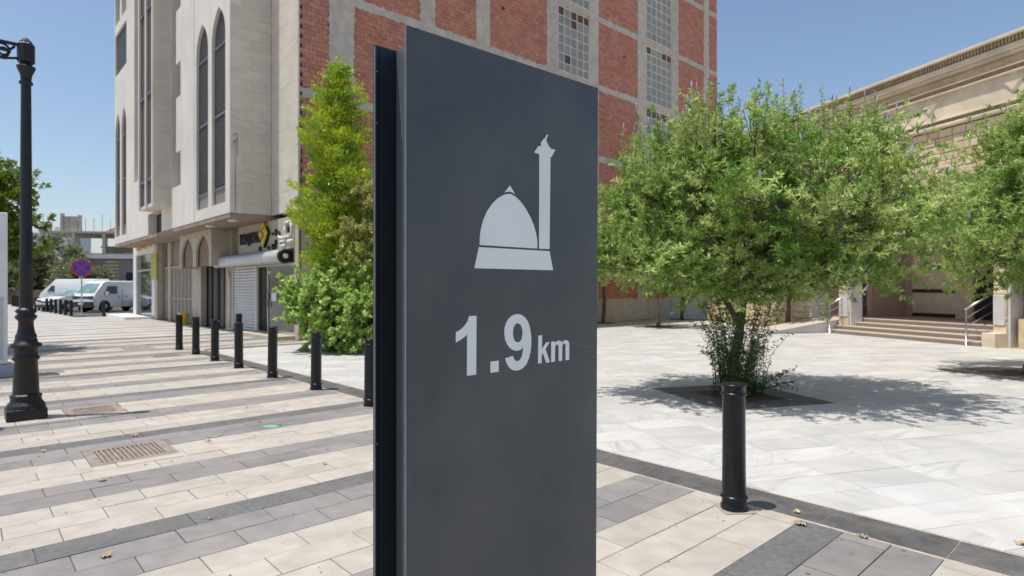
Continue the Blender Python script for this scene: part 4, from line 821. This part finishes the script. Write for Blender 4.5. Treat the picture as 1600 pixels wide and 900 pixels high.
def crown(parent, blobs, m, clumps, twigs, nodes, lf=5, L_=.075, W_=.018, tl=.45, cr=.34, up=.35, shell=.55, base=None, spikes=0, name='crown', limbs=8, lm=None, leafup=None, flat=1, droop=0):
    vol = np.array([b[3]*b[4]*b[5] for b in blobs])**.7; vol /= vol.sum(); base = np.array(base if base is not None else blobs[0][:3], float)
    cs = []
    for _ in range(clumps):
        b = blobs[rng.choice(len(blobs), p=vol)]; d = unit(rng.normal(size=3)); r = shell+(1-shell)*rng.random()**.6
        cs.append((np.array(b[:3])+d*r*np.array(b[3:6]), np.array(b[:3])))
    Pl, Dl, tips = [], [], []; tw = MB()
    for i, (c, bc_) in enumerate(cs):
        od = unit(c-bc_+np.array([0, 0, .3])); st_ = c-od*cr*1.2; rr = cr*rng.uniform(.6, 1.25)
        for k_ in range(twigs):
            d = unit(od*.9+rng.normal(size=3)*.75+np.array([0, 0, up])); o = c+rng.normal(size=3)*rr*np.array([1, 1, .8])*.55; l_ = tl*rng.uniform(.6, 1.3)
            t = np.sort(rng.random(nodes))[:, None]; bend = rng.normal(size=3)*.12+np.array([0, 0, -droop])
            pts = o+d*l_*t+bend*(t**2)*l_; pts[:, 2] = np.maximum(pts[:, 2], .05)
            if k_ % 3 == 0 and tl > .2: tw.tube([tuple(st_), tuple(o), tuple(o+d*l_)], [.007, .005, .002], 3)
            tips.append((pts[-1], d))
            for q in range(lf):
                dd = unit(d*.75+rng.normal(size=(nodes, 3))*.85*np.array([1, 1, flat])); Pl.append(pts+dd*.004); Dl.append(dd)
    Pn = np.concatenate(Pl); Dn = np.concatenate(Dl); s_ = rng.uniform(.65, 1.3, len(Pn))
    cro = leaf_obj(name, Pn, Dn, L_*s_, W_*s_, m, parent, leafup)
    if spikes:
        fp = MB()
        for j in rng.choice(len(tips), spikes, replace=False):
            p, d = tips[j]; d = unit(d*.5+np.array([0, 0, .8])); fp.tube([tuple(p), tuple(p+d*.05), tuple(p+d*rng.uniform(.1, .18))], [.006, .012, .003], 5)
        fp.build('flower_spikes', M_flower, parent, kind='stuff')
    if limbs:
        for j in rng.choice(len(cs), min(limbs, len(cs)), replace=False):
            c = cs[j][0]; mid = base+(c-base)*.5+np.array([0, 0, .15])+rng.normal(size=3)*.08
            MB().tube([tuple(base-np.array([0, 0, .05])), tuple(mid), tuple(c)], [.034*limbscale, .022*limbscale, .008], 6).build('branch', lm or M_bark, parent)
    tw.build('twigs', lm or M_bark, parent, kind='stuff')
    return cro
limbscale = 1
def trunk(parent, pts, rs, m=None):
    mb = MB(); P_ = [Vector(p) for p in pts]; out = []; rr = []
    for i in range(len(P_)-1):
        for k_ in range(4):
            t = k_/4; out.append(P_[i].lerp(P_[i+1], t)+Vector((random.uniform(-1, 1), random.uniform(-1, 1), 0))*rs[i]*.12); rr.append((rs[i]+(rs[i+1]-rs[i])*t)*random.uniform(.93, 1.07))
    out.append(P_[-1]); rr.append(rs[-1]); mb.tube(out, rr, 10); return mb.build('trunk', m or M_bark, parent)
# the big vitex in the nearer pit
T = thing('vitex_tree', (3.13, 8.5, -.03), 0, 'large shrubby green tree with lilac flower spikes in the nearer stone-edged pit', 'tree')
trunk(T, [(-.02, 0, 0), (.0, .02, .45), (.1, .03, 1.0), (.16, .05, 1.75)], [.10, .075, .062, .06]); limbscale = 1.2
for a, b in (((.1, .03, 1.0), (-.55, .1, 1.9)), ((.14, .04, 1.3), (.9, .2, 2.1)), ((.14, .04, 1.4), (.2, .7, 2.3))): MB().tube([a, tuple((Vector(a)+Vector(b))/2+Vector((0, 0, .12))), b], [.045, .036, .028], 8).build('branch', M_bark, T)
crown(T, [(.5, .1, 2.55, 2.35, 1.8, 1.05), (.15, .15, 3.1, 1.5, 1.35, .9), (-1.0, 0, 2.3, 1.1, 1.15, .85), (2.0, .15, 2.3, 1.0, 1.1, .68), (-.6, 0, 2.9, 1.1, 1.1, .85), (1.35, .1, 3.2, 1.0, 1.0, .85), (.4, 0, 2.1, 1.5, 1.2, .65), (.1, -.45, 1.85, 1.5, .8, .42), (-1.1, -.1, 1.95, .9, .9, .5), (1.3, 0, 2.15, .7, .9, .35), (.75, -1.25, 2.55, 1.55, .85, .62)],
      L_vitex, 295, 10, 13, 5, .072, .018, .40, .29, .3, .45, (.16, .05, 1.7), 130, limbs=22)
# upright shoots on the crown top
Pl, Dl = [], []; sh = MB(); fl_ = MB()
for _ in range(90):
    a = rng.uniform(-1.5, 2.2); b = rng.uniform(-.8, .9); z = 3.75-.12*(a-.45)**2-.15*b*b+rng.uniform(-.15, .1); h_ = rng.uniform(.3, .62); n_ = 13; t = np.linspace(0, 1, n_)[:, None]
    tip = np.array([rng.normal()*.07, rng.normal()*.07, h_]); p = np.array([a, b, z])+tip*t; sh.tube([(a, b, z-.25), tuple(p[-1])], [.005, .002], 3)
    for q in range(4):
        d = unit(rng.normal(size=(n_, 3))*np.array([1, 1, .3])+np.array([0, 0, .45])); Pl.append(p); Dl.append(d)
    if rng.random() < .5: fl_.tube([tuple(p[-1]), tuple(p[-1]+np.array([0, 0, .12]))], [.010, .003], 5)
Pn = np.concatenate(Pl); leaf_obj('upright_shoots', Pn, np.concatenate(Dl), rng.uniform(.04, .075, len(Pn)), rng.uniform(.011, .018, len(Pn)), L_vitex, T); sh.build('shoot_stems', M_bark, T, kind='stuff'); fl_.build('shoot_flowers', M_flower, T, kind='stuff')
# suckers round the trunk
Pl, Dl = [], []; sh = MB()
for _ in range(90):
    a = rng.uniform(0, 6.28); r0 = rng.uniform(.05, .30); bx = -.02+r0*math.cos(a)+(.1 if rng.random() < .45 else 0); by = r0*math.sin(a); h_ = rng.uniform(.85, 1.85); lean = rng.uniform(.0, .28); n_ = 20; t = np.linspace(.06, 1, n_)[:, None]
    tip = np.array([math.cos(a)*lean, math.sin(a)*lean, h_]); p = np.array([bx, by, 0])+tip*t+np.array([math.cos(a)*.16, math.sin(a)*.16, -.22])*t**4; sh.tube([(bx, by, 0), tuple(p[n_//2]), tuple(p[-1])], [.006, .004, .002], 3)
    for q in range(3):
        Pl.append(p+rng.normal(size=(n_, 3))*.01); Dl.append(unit(rng.normal(size=(n_, 3))*np.array([1, 1, .4])+np.array([0, 0, -.25])))
for _ in range(9):
    a = rng.uniform(-.9, .5); l_ = rng.uniform(.5, .85); n_ = 12; t = np.linspace(.1, 1, n_)[:, None]; p = np.array([.15, -.1, .12])+np.array([math.cos(a)*l_, math.sin(a)*l_*.5, rng.uniform(.0, .3)])*t
    sh.tube([(.1, -.05, .05), tuple(p[-1])], [.005, .002], 3)
    for q in range(3): Pl.append(p); Dl.append(unit(rng.normal(size=(n_, 3))*np.array([1, 1, .5])))
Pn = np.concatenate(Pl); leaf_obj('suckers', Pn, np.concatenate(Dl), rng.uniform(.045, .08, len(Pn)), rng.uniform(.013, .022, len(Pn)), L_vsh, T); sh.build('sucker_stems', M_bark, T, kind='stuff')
# right tree
c2 = pz(11.42, 7.66); T = thing('vitex_tree', (c2.x+.05, c2.y, -.03), 0, 'second shrubby green tree at the right edge, in the farther stone-edged pit', 'tree')
trunk(T, [(.12, 0, 0), (.42, 0, .5), (.55, .05, 1.1), (.45, .1, 1.9)], [.16, .12, .10, .09], M_trunkg)
crown(T, [(.35, .2, 2.6, 1.6, 1.6, 1.05), (.35, 0, 3.5, 1.15, 1.2, 1.0), (-.85, -.1, 2.35, .8, .9, .65), (1.3, .3, 3.9, 1.4, 1.3, 1.1)], L_vitex, 215, 10, 13, 5, .074, .019, .40, .29, .3, .5, (.45, .1, 1.8), 120, limbs=14)
# conifer against the brick flank
T = thing('golden_conifer', (-4.5, 15.6, 0), 0, 'tall golden-green conifer growing against the brick wall', 'tree')
trunk(T, [(0, 0, 0), (.03, 0, 2.5), (0, 0, 5), (.02, 0, 7.0)], [.09, .07, .045, .01])
Pl, Dl = [], []; tw = MB()
for i in range(230):
    z = 1.2+5.9*(i/230)**1.05; R = np.interp(z, [1.2, 2, 3.3, 4.6, 5.3, 6.1, 6.8, 7.3], [.85, .98, 1.08, 1.05, .85, .55, .30, .06])*(.82+.3*math.sin(i*2.399*2+z*2.3)); a = i*2.399+rng.normal()*.25; l_ = R*rng.choice([.5, .75, 1.0, 1.32], p=[.2, .3, .3, .2])
    h2 = np.array([math.cos(a), math.sin(a), 0]); s0 = np.array([0, 0, z-.25*R]); e0 = s0+h2*l_+np.array([0, 0, .45*l_+.08]); tw.tube([(0, 0, z-.3*R), tuple((s0+e0)/2), tuple(e0)], [.01, .006, .003], 3)
    side = np.array([-math.sin(a), math.cos(a), 0]); n_ = int(130+260*l_); t = rng.random(n_)**.7; w_ = (.05+.16*np.sin(np.clip(t, .15, 1)*3.0))
    o = s0+(e0-s0)*t[:, None]+side*(rng.normal(size=n_)*w_)[:, None]+np.array([0, 0, 1])*(rng.normal(size=n_)*.045+.05)[:, None]
    d = unit(h2*.8+np.array([0, 0, .65])+rng.normal(size=(n_, 3))*.5); Pl.append(o); Dl.append(d)
n_ = 500; o = np.array([0, 0, 6.7])+np.abs(rng.normal(size=(n_, 3)))*np.array([0, 0, .32])+rng.normal(size=(n_, 3))*np.array([.07, .07, .05]); Pl.append(o); Dl.append(unit(rng.normal(size=(n_, 3))*.5+np.array([0, 0, .9])))
Pn = np.concatenate(Pl); s_ = rng.uniform(.6, 1.3, len(Pn)); leaf_obj('crown', Pn, np.concatenate(Dl), .085*s_, .027*s_, L_conif, T); tw.build('twigs', M_bark, T, kind='stuff')
limbscale = .6
T = thing('yellow_green_shrub', (-3.55, 14.9, 0), 0, 'taller yellow-green shrub between the conifer and the sign', 'shrub'); trunk(T, [(0, 0, 0), (.05, 0, 1.2), (0, 0, 2.4)], [.05, .04, .025])
crown(T, [(0, 0, 3.0, .65, .6, 1.0), (-.2, 0, 2.3, .75, .6, .6), (.4, 0, 2.6, .6, .6, .9)], L_tan, 60, 9, 10, 4, .09, .04, .3, .26, .4, .4, (0, 0, 1.8), limbs=8)
T = thing('pale_green_bush', (-3.85, 14.55, 0), 0, 'broad pale green leafy bush at the foot of the conifer', 'bush')
trunk(T, [(0, 0, 0), (.02, 0, .5)], [.04, .03])
crown(T, [(0, 0, .75, 1.25, .9, .72), (-.75, -.1, 1.1, .7, .6, .6), (.5, 0, 1.2, .8, .7, .8), (.0, -.2, .5, 1.1, .8, .5)], L_bush, 150, 9, 12, 3, .10, .062, .3, .24, .7, .55, (0, 0, .3), limbs=10, leafup=(0, 0, 1))
Pl, Dl = [], []
for _ in range(90):
    a, r0 = rng.uniform(0, 6.28), rng.random()**.5*1.15; b_ = np.array([r0*math.cos(a), r0*math.sin(a)*.7, 1.15-.35*r0+rng.uniform(-.2, .2)]); tip = np.array([math.cos(a)*.22, math.sin(a)*.15, rng.uniform(.3, .65)]); n_ = 22; t = np.linspace(0, 1, n_)[:, None]
    for q in range(3): Pl.append(b_+tip*t); Dl.append(unit(rng.normal(size=(n_, 3))*np.array([1, 1, .4])+np.array([0, 0, .6])))
Pn = np.concatenate(Pl); leaf_obj('upright_shoots', Pn, np.concatenate(Dl), rng.uniform(.06, .11, len(Pn)), rng.uniform(.03, .05, len(Pn)), L_bush, T)
# small trees deeper in the plaza
limbscale = .7
for (x, y, lean, hgt, lab) in ((5.65, 23.3, .1, 3.6, 'slim young tree with pale trunk beyond the plaza tree, nearest of the distant ones'), (8.05, 28.6, .5, 3.7, 'young tree with a leaning trunk deep in the plaza'),
        (3.9, 25.8, 0, 4.4, 'dense tree close to the brick wall beside the sign edge'), (6.0, 28.8, 0, 4.2, 'dense tree shading the far brick wall'), (10.0, 21.9, .25, 3.5, 'slender tree beside the ramp against the limestone wall'), (11.6, 33.0, .1, 4.2, 'distant tree beyond the end of the plaza')):
    T = thing('plaza_tree', (x, y, -.01), 0, lab, 'tree', 'small trees deep in the plaza')
    trunk(T, [(0, 0, 0), (.05, 0, 1.0), (lean, 0, 1.9)], [.085, .07, .06], M_trunkg if hgt == 3.6 else M_bark)
    MB().lathe([(.55, -.0), (.55, .016), (.5, .02)], 18).build('soil_ring', M_soil, T)
    R = 1.3 if hgt < 4 else 1.9
    crown(T, [(lean, 0, hgt-1.0, R, R, 1.0), (lean-.5, 0, hgt-1.6, R*.8, R*.8, .6)], L_vitex, 60 if hgt < 4 else 90, 8, 9, 4, .13, .045, .42, .34, .2, .5, (lean, 0, 1.8), limbs=7)
# street tree at the left
limbscale = 1.3
T = thing('street_tree', (-13.6, 13.9, 0), 0, 'bright green broad-leaved street tree behind the lamp post', 'tree')
trunk(T, [(0, 0, 0), (.05, 0, 1.0), (.0, 0, 2.2)], [.15, .12, .10])
crown(T, [(0, 0, 3.6, 1.9, 1.9, 1.5), (1.05, .1, 3.1, 1.3, 1.2, 1.05), (-.6, 0, 4.1, 1.3, 1.3, 1.1), (.45, 0, 2.3, 1.2, 1.0, .7), (-.2, 0, 1.9, 1.5, 1.1, .5)], L_tree, 190, 9, 12, 3, .12, .058, .4, .36, .2, .5, (0, 0, 2.1), limbs=14)
# olive-like trees far up the street
limbscale = 2
for (x, y, h_, R, lab) in ((-46.5, 61, 6.6, 2.9, 'large grey-green olive tree behind the no-stopping sign'), (-49.5, 57, 6.0, 3.2, 'grey-green tree at the far left of the parking strip'), (-40.8, 57, 3.9, 1.8, 'rounded grey-green tree behind the white vans'), (-57, 64, 7.5, 4.0, 'dark tree at the far end of the street')):
    T = thing('olive_tree', (x, y, 0), 0, lab, 'tree', 'grey-green trees far up the street'); trunk(T, [(0, 0, 0), (.1, 0, 1.2), (0, 0, 2.2)], [.28, .22, .18])
    crown(T, [(0, 0, h_*.52, R, R, h_*.44), (R*.5, 0, h_*.45, R*.7, R*.7, h_*.3), (-R*.5, 0, h_*.5, R*.7, R*.7, h_*.3)], L_olive, 130, 9, 8, 4, .24, .085, .7, .62, .2, .5, (0, 0, 2), limbs=8)
# ---------- vehicles ----------
def wheel(parent, x, y, r, w_=.2):
    wh = MB().lathe([(r*.62, -w_/2), (r*.95, -w_/2), (r, -w_/2+.03), (r, w_/2-.03), (r*.95, w_/2), (r*.62, w_/2)], 22, (x, y, r), 'y').build('wheel', M_tyre, parent)
    MB().lathe([(r*.2, -w_/2-.012), (r*.6, -w_/2+.004), (r*.62, 0), (r*.6, w_/2-.004), (r*.2, w_/2+.012)], 14, (x, y, r), 'y').build('rim', M_alu, wh)
def vehicle(name, loc, heading, label, prof, hw, zb, tuck, wx, wr, side_w, front_w, cat, m=M_car, extras=None):
    t = thing(name, loc, heading, label, cat)
    yy = lambda z: hw-tuck*max(0, z-zb)
    n = len(prof); vs = [(x, yy(z), z) for x, z in prof]+[(x, -yy(z), z) for x, z in prof]
    bm = bmesh.new(); V = [bm.verts.new(v) for v in vs]
    for i in range(n): bm.faces.new((V[i], V[(i+1) % n], V[n+(i+1) % n], V[n+i]))
    bm.faces.new(V[:n][::-1]); bm.faces.new(V[n:]); bmesh.ops.triangulate(bm, faces=bm.faces[-2:]); bmesh.ops.recalc_face_normals(bm, faces=bm.faces)
    me = bpy.data.meshes.new('body'); bm.to_mesh(me); bm.free(); me.materials.append(m); o = link('body', me, t); b = o.modifiers.new('bevel', 'BEVEL'); b.width = .07; b.segments = 3; b.angle_limit = rad(28)
    me.polygons.foreach_set('use_smooth', [True]*len(me.polygons))
    for s in (1, -1):
        for pl in side_w:
            q = [(x, s*(yy(z)+.008), z) for x, z in pl]; q2 = [(x, s*(yy(z)-.02), z) for x, z in pl]; k_ = len(pl)
            MB().add(q+q2, [tuple(range(k_))]+[(i, (i+1) % k_, k_+(i+1) % k_, k_+i) for i in range(k_)]).build('side_window', M_cglass, t, fix=True)
        for x in wx:
            MB().lathe([(wr*1.18, 0), (wr*1.18, .02)], 24, (x, s*(hw+.002) - (.02 if s > 0 else 0), wr), 'y').build('wheel_arch', M_tyre, t); wheel(t, x, s*(hw-.07), wr)
    (x0, z0), (x1, z1) = front_w; a0, a1 = yy(z0)-.1, yy(z1)-.12; off = Vector((z1-z0, 0, x0-x1)).normalized()*.012
    if off.x < 0: off = -off
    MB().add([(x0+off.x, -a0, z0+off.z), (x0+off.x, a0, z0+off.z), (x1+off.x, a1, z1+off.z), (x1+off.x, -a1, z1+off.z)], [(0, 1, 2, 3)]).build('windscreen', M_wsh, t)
    for f_ in (extras or []): f_(t)
    return t
def H_(cx, y, z, sx, sy, sz, m, nm):
    return lambda t: MB().box(cx-sx/2, cx+sx/2, y-sy/2, y+sy/2, z-sz/2, z+sz/2).build(nm, m, t, .02)
M_bump = mat('dark_bumper', (.03, .03, .032), None, 8, .6)
vanp = [(2.30, .35), (2.34, .75), (2.20, 1.12), (1.55, 1.86), (1.3, 1.96), (-2.3, 1.96), (-2.4, 1.7), (-2.42, .4), (-2.3, .28), (2.1, .28)]
ex = [H_(2.31, 0, .92, .1, 1.0, .12, M_bump, 'grille'), H_(2.30, .62, .90, .12, .34, .2, M_cglass, 'headlight'), H_(2.30, -.62, .90, .12, .34, .2, M_cglass, 'headlight'), H_(2.34, 0, .5, .18, 1.66, .3, M_bump, 'bumper'), H_(2.45, 0, .52, .03, .42, .12, M_white, 'number_plate'),
      H_(1.45, .93, 1.15, .12, .2, .22, M_white, 'mirror'), H_(1.45, -.93, 1.15, .12, .2, .22, M_white, 'mirror'), H_(.55, .855, .95, .16, .03, .04, M_bump, 'door_handle'), H_(.0, .855, .95, .16, .03, .04, M_bump, 'door_handle'), H_(.3, .852, .9, .012, .02, 1.1, M_bump, 'door_gap')]
vehicle('parked_van', (-26.0, 39.6, 0), math.atan2(-.97, -.26), 'white panel van facing the camera, parked beyond the pale building', vanp, .85, 1.0, .14, (1.55, -1.5), .33, [[(1.55, 1.15), (.65, 1.15), (.62, 1.62), (1.25, 1.62)]], ((2.16, 1.17), (1.62, 1.78)), 'van', extras=ex)
hv = [(2.6, .35), (2.62, .8), (2.45, 1.1), (1.7, 1.75), (1.2, 2.25), (-2.5, 2.28), (-2.62, 2.1), (-2.62, .4), (-2.5, .3), (2.4, .3)]
vehicle('parked_van', (-38.0, 52.5, 0), math.pi-.12, 'larger high-roofed white van parked sideways behind the others', hv, .95, 1.0, .12, (1.75, -1.6), .35, [[(1.85, 1.2), (1.2, 1.2), (1.2, 1.7), (1.5, 1.7)]], ((2.42, 1.15), (1.75, 1.72)), 'van', extras=[H_(2.6, .7, .9, .1, .3, .2, M_cglass, 'headlight'), H_(2.6, -.7, .9, .1, .3, .2, M_cglass, 'headlight'), H_(2.62, 0, .5, .14, 1.8, .28, M_bump, 'bumper')])
cp = [(2.15, .35), (2.2, .6), (2.1, .82), (1.1, .96), (.35, 1.38), (-1.0, 1.42), (-1.75, 1.05), (-2.15, 1.0), (-2.22, .6), (-2.15, .3), (2.0, .26)]
cx = [H_(2.16, .6, .68, .1, .34, .13, M_cglass, 'headlight'), H_(2.16, -.6, .68, .1, .34, .13, M_cglass, 'headlight'), H_(2.18, 0, .62, .08, .8, .1, M_bump, 'grille'), H_(2.19, 0, .36, .12, 1.5, .16, M_bump, 'bumper')]
sw = [[(.95, .99), (.1, .99), (.1, 1.34), (.35, 1.34)], [(0, .99), (-1.5, 1.03), (-1.0, 1.34), (0, 1.34)]]
vehicle('parked_car', (-28.7, 40.0, 0), math.atan2(-.97, -.30), 'white saloon car parked behind the bollards, left of the white panel van', cp, .86, .9, .35, (1.4, -1.35), .31, sw, ((1.1, .99), (.4, 1.36)), 'car', extras=cx)
M_sil = mat('silver_blue_paint', (.42, .48, .56), None, 2, .25, 0, 0, .3, coat=.5)
vehicle('parked_car', (-23.6, 41.5, 0), math.atan2(-.8, -.6), 'silver-blue car mostly hidden between the van and the glass shopfront', cp, .86, .9, .35, (1.4, -1.35), .31, sw, ((1.1, .99), (.4, 1.36)), 'car', m=M_sil, extras=cx)
# no-stopping sign: the disc faces down the street to the camera
ns = thing('no_stopping_sign', (-22.7, 31.8, 0), math.atan2(-22.7, -31.8)*0+rad(33), 'round blue no-stopping sign with red rim and cross on a grey pole', 'road sign')
MB().tube([(0, 0, 0), (0, 0, 2.98)], .035, 8).build('pole', M_alu, ns)
MB().lathe([(.46, 0), (.46, .02)], 32, (0, -.06, 2.55), 'y').build('rim', M_red, ns); MB().lathe([(.375, 0), (.375, .005)], 32, (0, -.066, 2.55), 'y').build('blue_disc', M_blue, ns)
for s in (1, -1): MB().add([(-.28, -.07-.001*s, 2.55-.24*s), (-.23, -.07-.001*s, 2.55-.29*s), (.28, -.07-.001*s, 2.55+.24*s), (.23, -.07-.001*s, 2.55+.29*s), (-.28, -.067-.001*s, 2.55-.24*s), (-.23, -.067-.001*s, 2.55-.29*s), (.28, -.067-.001*s, 2.55+.24*s), (.23, -.067-.001*s, 2.55+.29*s)], [(0, 1, 2, 3), (7, 6, 5, 4)]).build('red_bar', M_red, ns)
MB().box(-.2, .2, -.2, .2, -.02, .08).build('foot', M_pale, ns)
# ---------- far buildings ----------
cf = thing('concrete_frame_building', (-63, 92, 0), rad(10), 'unfinished bare concrete building far up the street', 'building')
for z in (0, 3.4, 6.6): MB().box(-6, 7, -4, 6, z+2.9, z+3.2).build('floor_slab', M_conc, cf)
for x in (-5.7, -1.6, 2.4, 6.6):
    for y in (-3.8, 5.7): MB().box(x-.2, x+.2, y-.2, y+.2, 0, 9.6).build('column', M_conc, cf)
MB().box(-5, 6, 3, 3.2, 0, 6.3).build('inner_wall', M_brick, cf); MB().box(-3.5, -3.2, -3.6, -3.0, 9.8, 12.4).box(-1.2, -.9, -3.6, -3, 9.8, 12.2).box(-3.2, -1.2, -3.4, -3.2, 9.8, 12.0).build('column', M_conc, cf)
MB().add([(2.2, -3.5, 9.8), (6.8, -3.5, 9.8), (6.8, -3.5, 11.9), (2.2, -3.2, 10.2), (2.2, -3.1, 9.8), (6.8, -3.1, 9.8), (6.8, -3.1, 11.9), (2.2, -2.9, 10.2)], [(0, 1, 2, 3), (7, 6, 5, 4), (0, 4, 5, 1), (1, 5, 6, 2), (2, 6, 7, 3), (3, 7, 4, 0)]).build('stair_wall', M_conc, cf)
rbm = MB()
for x in np.arange(-5.6, 7, 1.1): rbm.box(x, x+.04, -3.8, -3.76, 9.8, 10.9+random.random()*1.6)
rbm.build('starter_bars', M_bark, cf, kind='stuff')
gb = thing('grey_block_house', (-57, 98, 0), rad(5), 'low grey unfinished block building with dark window holes', 'building'); m = MB(); wallx_y = lambda: None
rs = [(-9, 9, 3.5, 8.0)]
for x in (-7.5, -3.9, -.3, 3.3, 6.7): rs = [q for r in rs for q in rect_minus(r, (x, x+1.5, 6.0, 7.2))]
for r in rs: m.box(r[0], r[1], 0, .25, r[2], r[3])
m.box(-9, 9, 0, 6, 0, 3.49).build('wall', M_conc, gb); MB().box(-9, 9, .8, 6, 3.5, 7.9).build('dark_interior', M_dkgl, gb); MB().box(-9.2, 9.2, -.3, 6.2, 8.0, 8.2).build('roof_slab', M_conc, gb)
wb = thing('white_rooftop_house', (-78, 100, 0), 0, 'white flat-roofed house with rooftop clutter above the olive trees', 'building'); MB().box(-4, 4, 0, 6, 0, 10.4).build('wall', M_white, wb); MB().box(-4.2, 4.2, -.2, 6.2, 10.4, 10.7).build('roof_slab', M_white, wb); MB().box(-1.5, -.2, 1, 2.5, 10.7, 12.4).box(.6, 2.2, 2, 3, 10.7, 11.8).build('water_tank', M_conc, wb)
th = thing('tan_house', (-40, 62, 0), rad(8), 'single-storey tan house with striped brick pilasters behind the white van', 'building')
MB().box(-3, 14, 0, 8, 0, 4.5).build('wall', mat('pinkish_wall', (.42, .33, .29), (.38, .30, .26), 2, .8), th); MB().box(-3.3, 14.3, -.4, 8.3, 4.5, 4.9).build('cornice', M_white, th)
for x in (-1.6, 2.4, 6.0, 11):
    for z in np.arange(.1, 4.4, .36): MB().box(x, x+1.25, -.10, -.001, z, z+.22).build('pilaster_band', M_ms, th)
for x in (.3, 4.2, 8.2): MB().box(x, x+1.3, -.05, .0, 1.7, 3.1).build('window', M_louv, th)
fw = thing('boundary_wall', (16, 48, 0), rad(4), 'pale grey boundary wall seen beyond the plaza trees', 'wall'); MB().box(-14, 16, 0, .3, -.06, 1.5).build('wall', M_conc, fw); MB().box(-14.05, 16.05, -.04, .34, 1.5, 1.6).build('coping', M_mband, fw)
fb = thing('pale_distant_building', (23, 70, 0), rad(-5), 'pale low building far beyond the plaza', 'building'); MB().box(-14, 14, 0, 10, 0, 5.5).build('wall', M_fasc, fb); MB().box(-14.3, 14.3, -.3, 10.3, 5.5, 5.8).build('roof_slab', M_white, fb)
for x in (-11, -6, -1, 4, 9): MB().box(x, x+1.8, -.04, 0, 2, 3.8).build('window', M_louv, fb)
lw = thing('low_brown_wall', (-52, 56, 0), rad(12), 'low brown wall at the far left end of the street', 'wall'); MB().box(-14, 12, 0, .3, 0, 1.3).build('wall', M_mdent, lw)
# grit and specks lying on the near paving
gm = MB()
for _ in range(420):
    v_, u_ = random.uniform(-.2, 4.3), random.uniform(-.2, 9)**1.0; s = random.uniform(.002, .007); c_ = st(v_, u_, .0028); a = random.uniform(0, 6)
    gm.add([(c_.x+s*math.cos(a+k_*1.26)*random.uniform(.5, 1.2), c_.y+s*math.sin(a+k_*1.26)*random.uniform(.5, 1.2), c_.z+(.002 if k_ % 2 else 0)) for k_ in range(5)], [(0, 1, 2, 3, 4)])
gum = MB()
for _ in range(70):
    v_, u_ = random.uniform(-.2, 4.0), random.uniform(-.2, 8); s = random.uniform(.006, .013); c_ = st(v_, u_, .0022); ot = [(c_.x+s*math.cos(k_*.7854)*random.uniform(.75, 1.15), c_.y+s*math.sin(k_*.7854)*random.uniform(.75, 1.15)) for k_ in range(8)]; gum.prism(ot, .0012, .0026)
gum.build('gum_spots', mat('trodden_gum', (.17, .15, .135), (.11, .10, .095), 30, .8, 0, .3), PV, kind='stuff')
gm.build('grit', mat('grit_specks', (.16, .13, .10), (.3, .24, .18), 40, .9, 0, .4), PV, kind='stuff')
# ---------- dry leaves on the paving ----------
LV = [(-2.27, 3.37, .055, 'dry leaf lying flat on the grey paving at the lower left'), (-3.18, 4.68, .045, 'curled dry leaf on the grey stripe left of centre'), (-4.29, 5.52, .04, 'pale dry leaf on the dark stripe before the lamp post'), (-3.83, 6.12, .05, 'small pale leaf at the edge of the nearest drain'),
      (-1.96, 3.91, .03, 'small dry leaf on the dark stripe near the bottom'), (-2.82, 6.73, .03, 'leaf scrap just before the turquoise splash'), (-2.96, 5.9, .03, 'leaf scrap between the drain and the sign'), (-1.59, 5.12, .028, 'tiny leaf on the beige stones close to the sign'),
      (1.83, 3.82, .06, 'pale maple-shaped leaf by the dark stripe right of the bollard'), (2.11, 3.62, .045, 'yellowish leaf on the black kerb'), (2.98, 3.52, .06, 'orange leaf on the white marble at the right edge'), (1.9, 4.02, .04, 'small leaf on the kerb beside the bollard shadow')]
for x, y, s, lab in LV:
    s *= .72
    t = thing('dry_leaf', (x, y, .004), random.uniform(0, 6), lab, 'leaf', 'dry leaves scattered on the paving'); n = 26; ot = []
    for i in range(n):
        a = 2*math.pi*i/n; r = s*(.62+.38*abs(math.cos(2.5*a)))*random.uniform(.85, 1.1); ot.append((r*math.cos(a), r*math.sin(a)*.8))
    vs = [(0, 0, .006)]+[(a, b, random.uniform(.0, .018)) for a, b in ot]; MB().add(vs, [(0, i+1, (i+1) % n+1) for i in range(n)], True).build('blade', M_dryleaf, t); MB().tube([(0, 0, .007), (s*1.3, .002, .006)], .0012, 4).build('stalk', M_dryleaf, t)
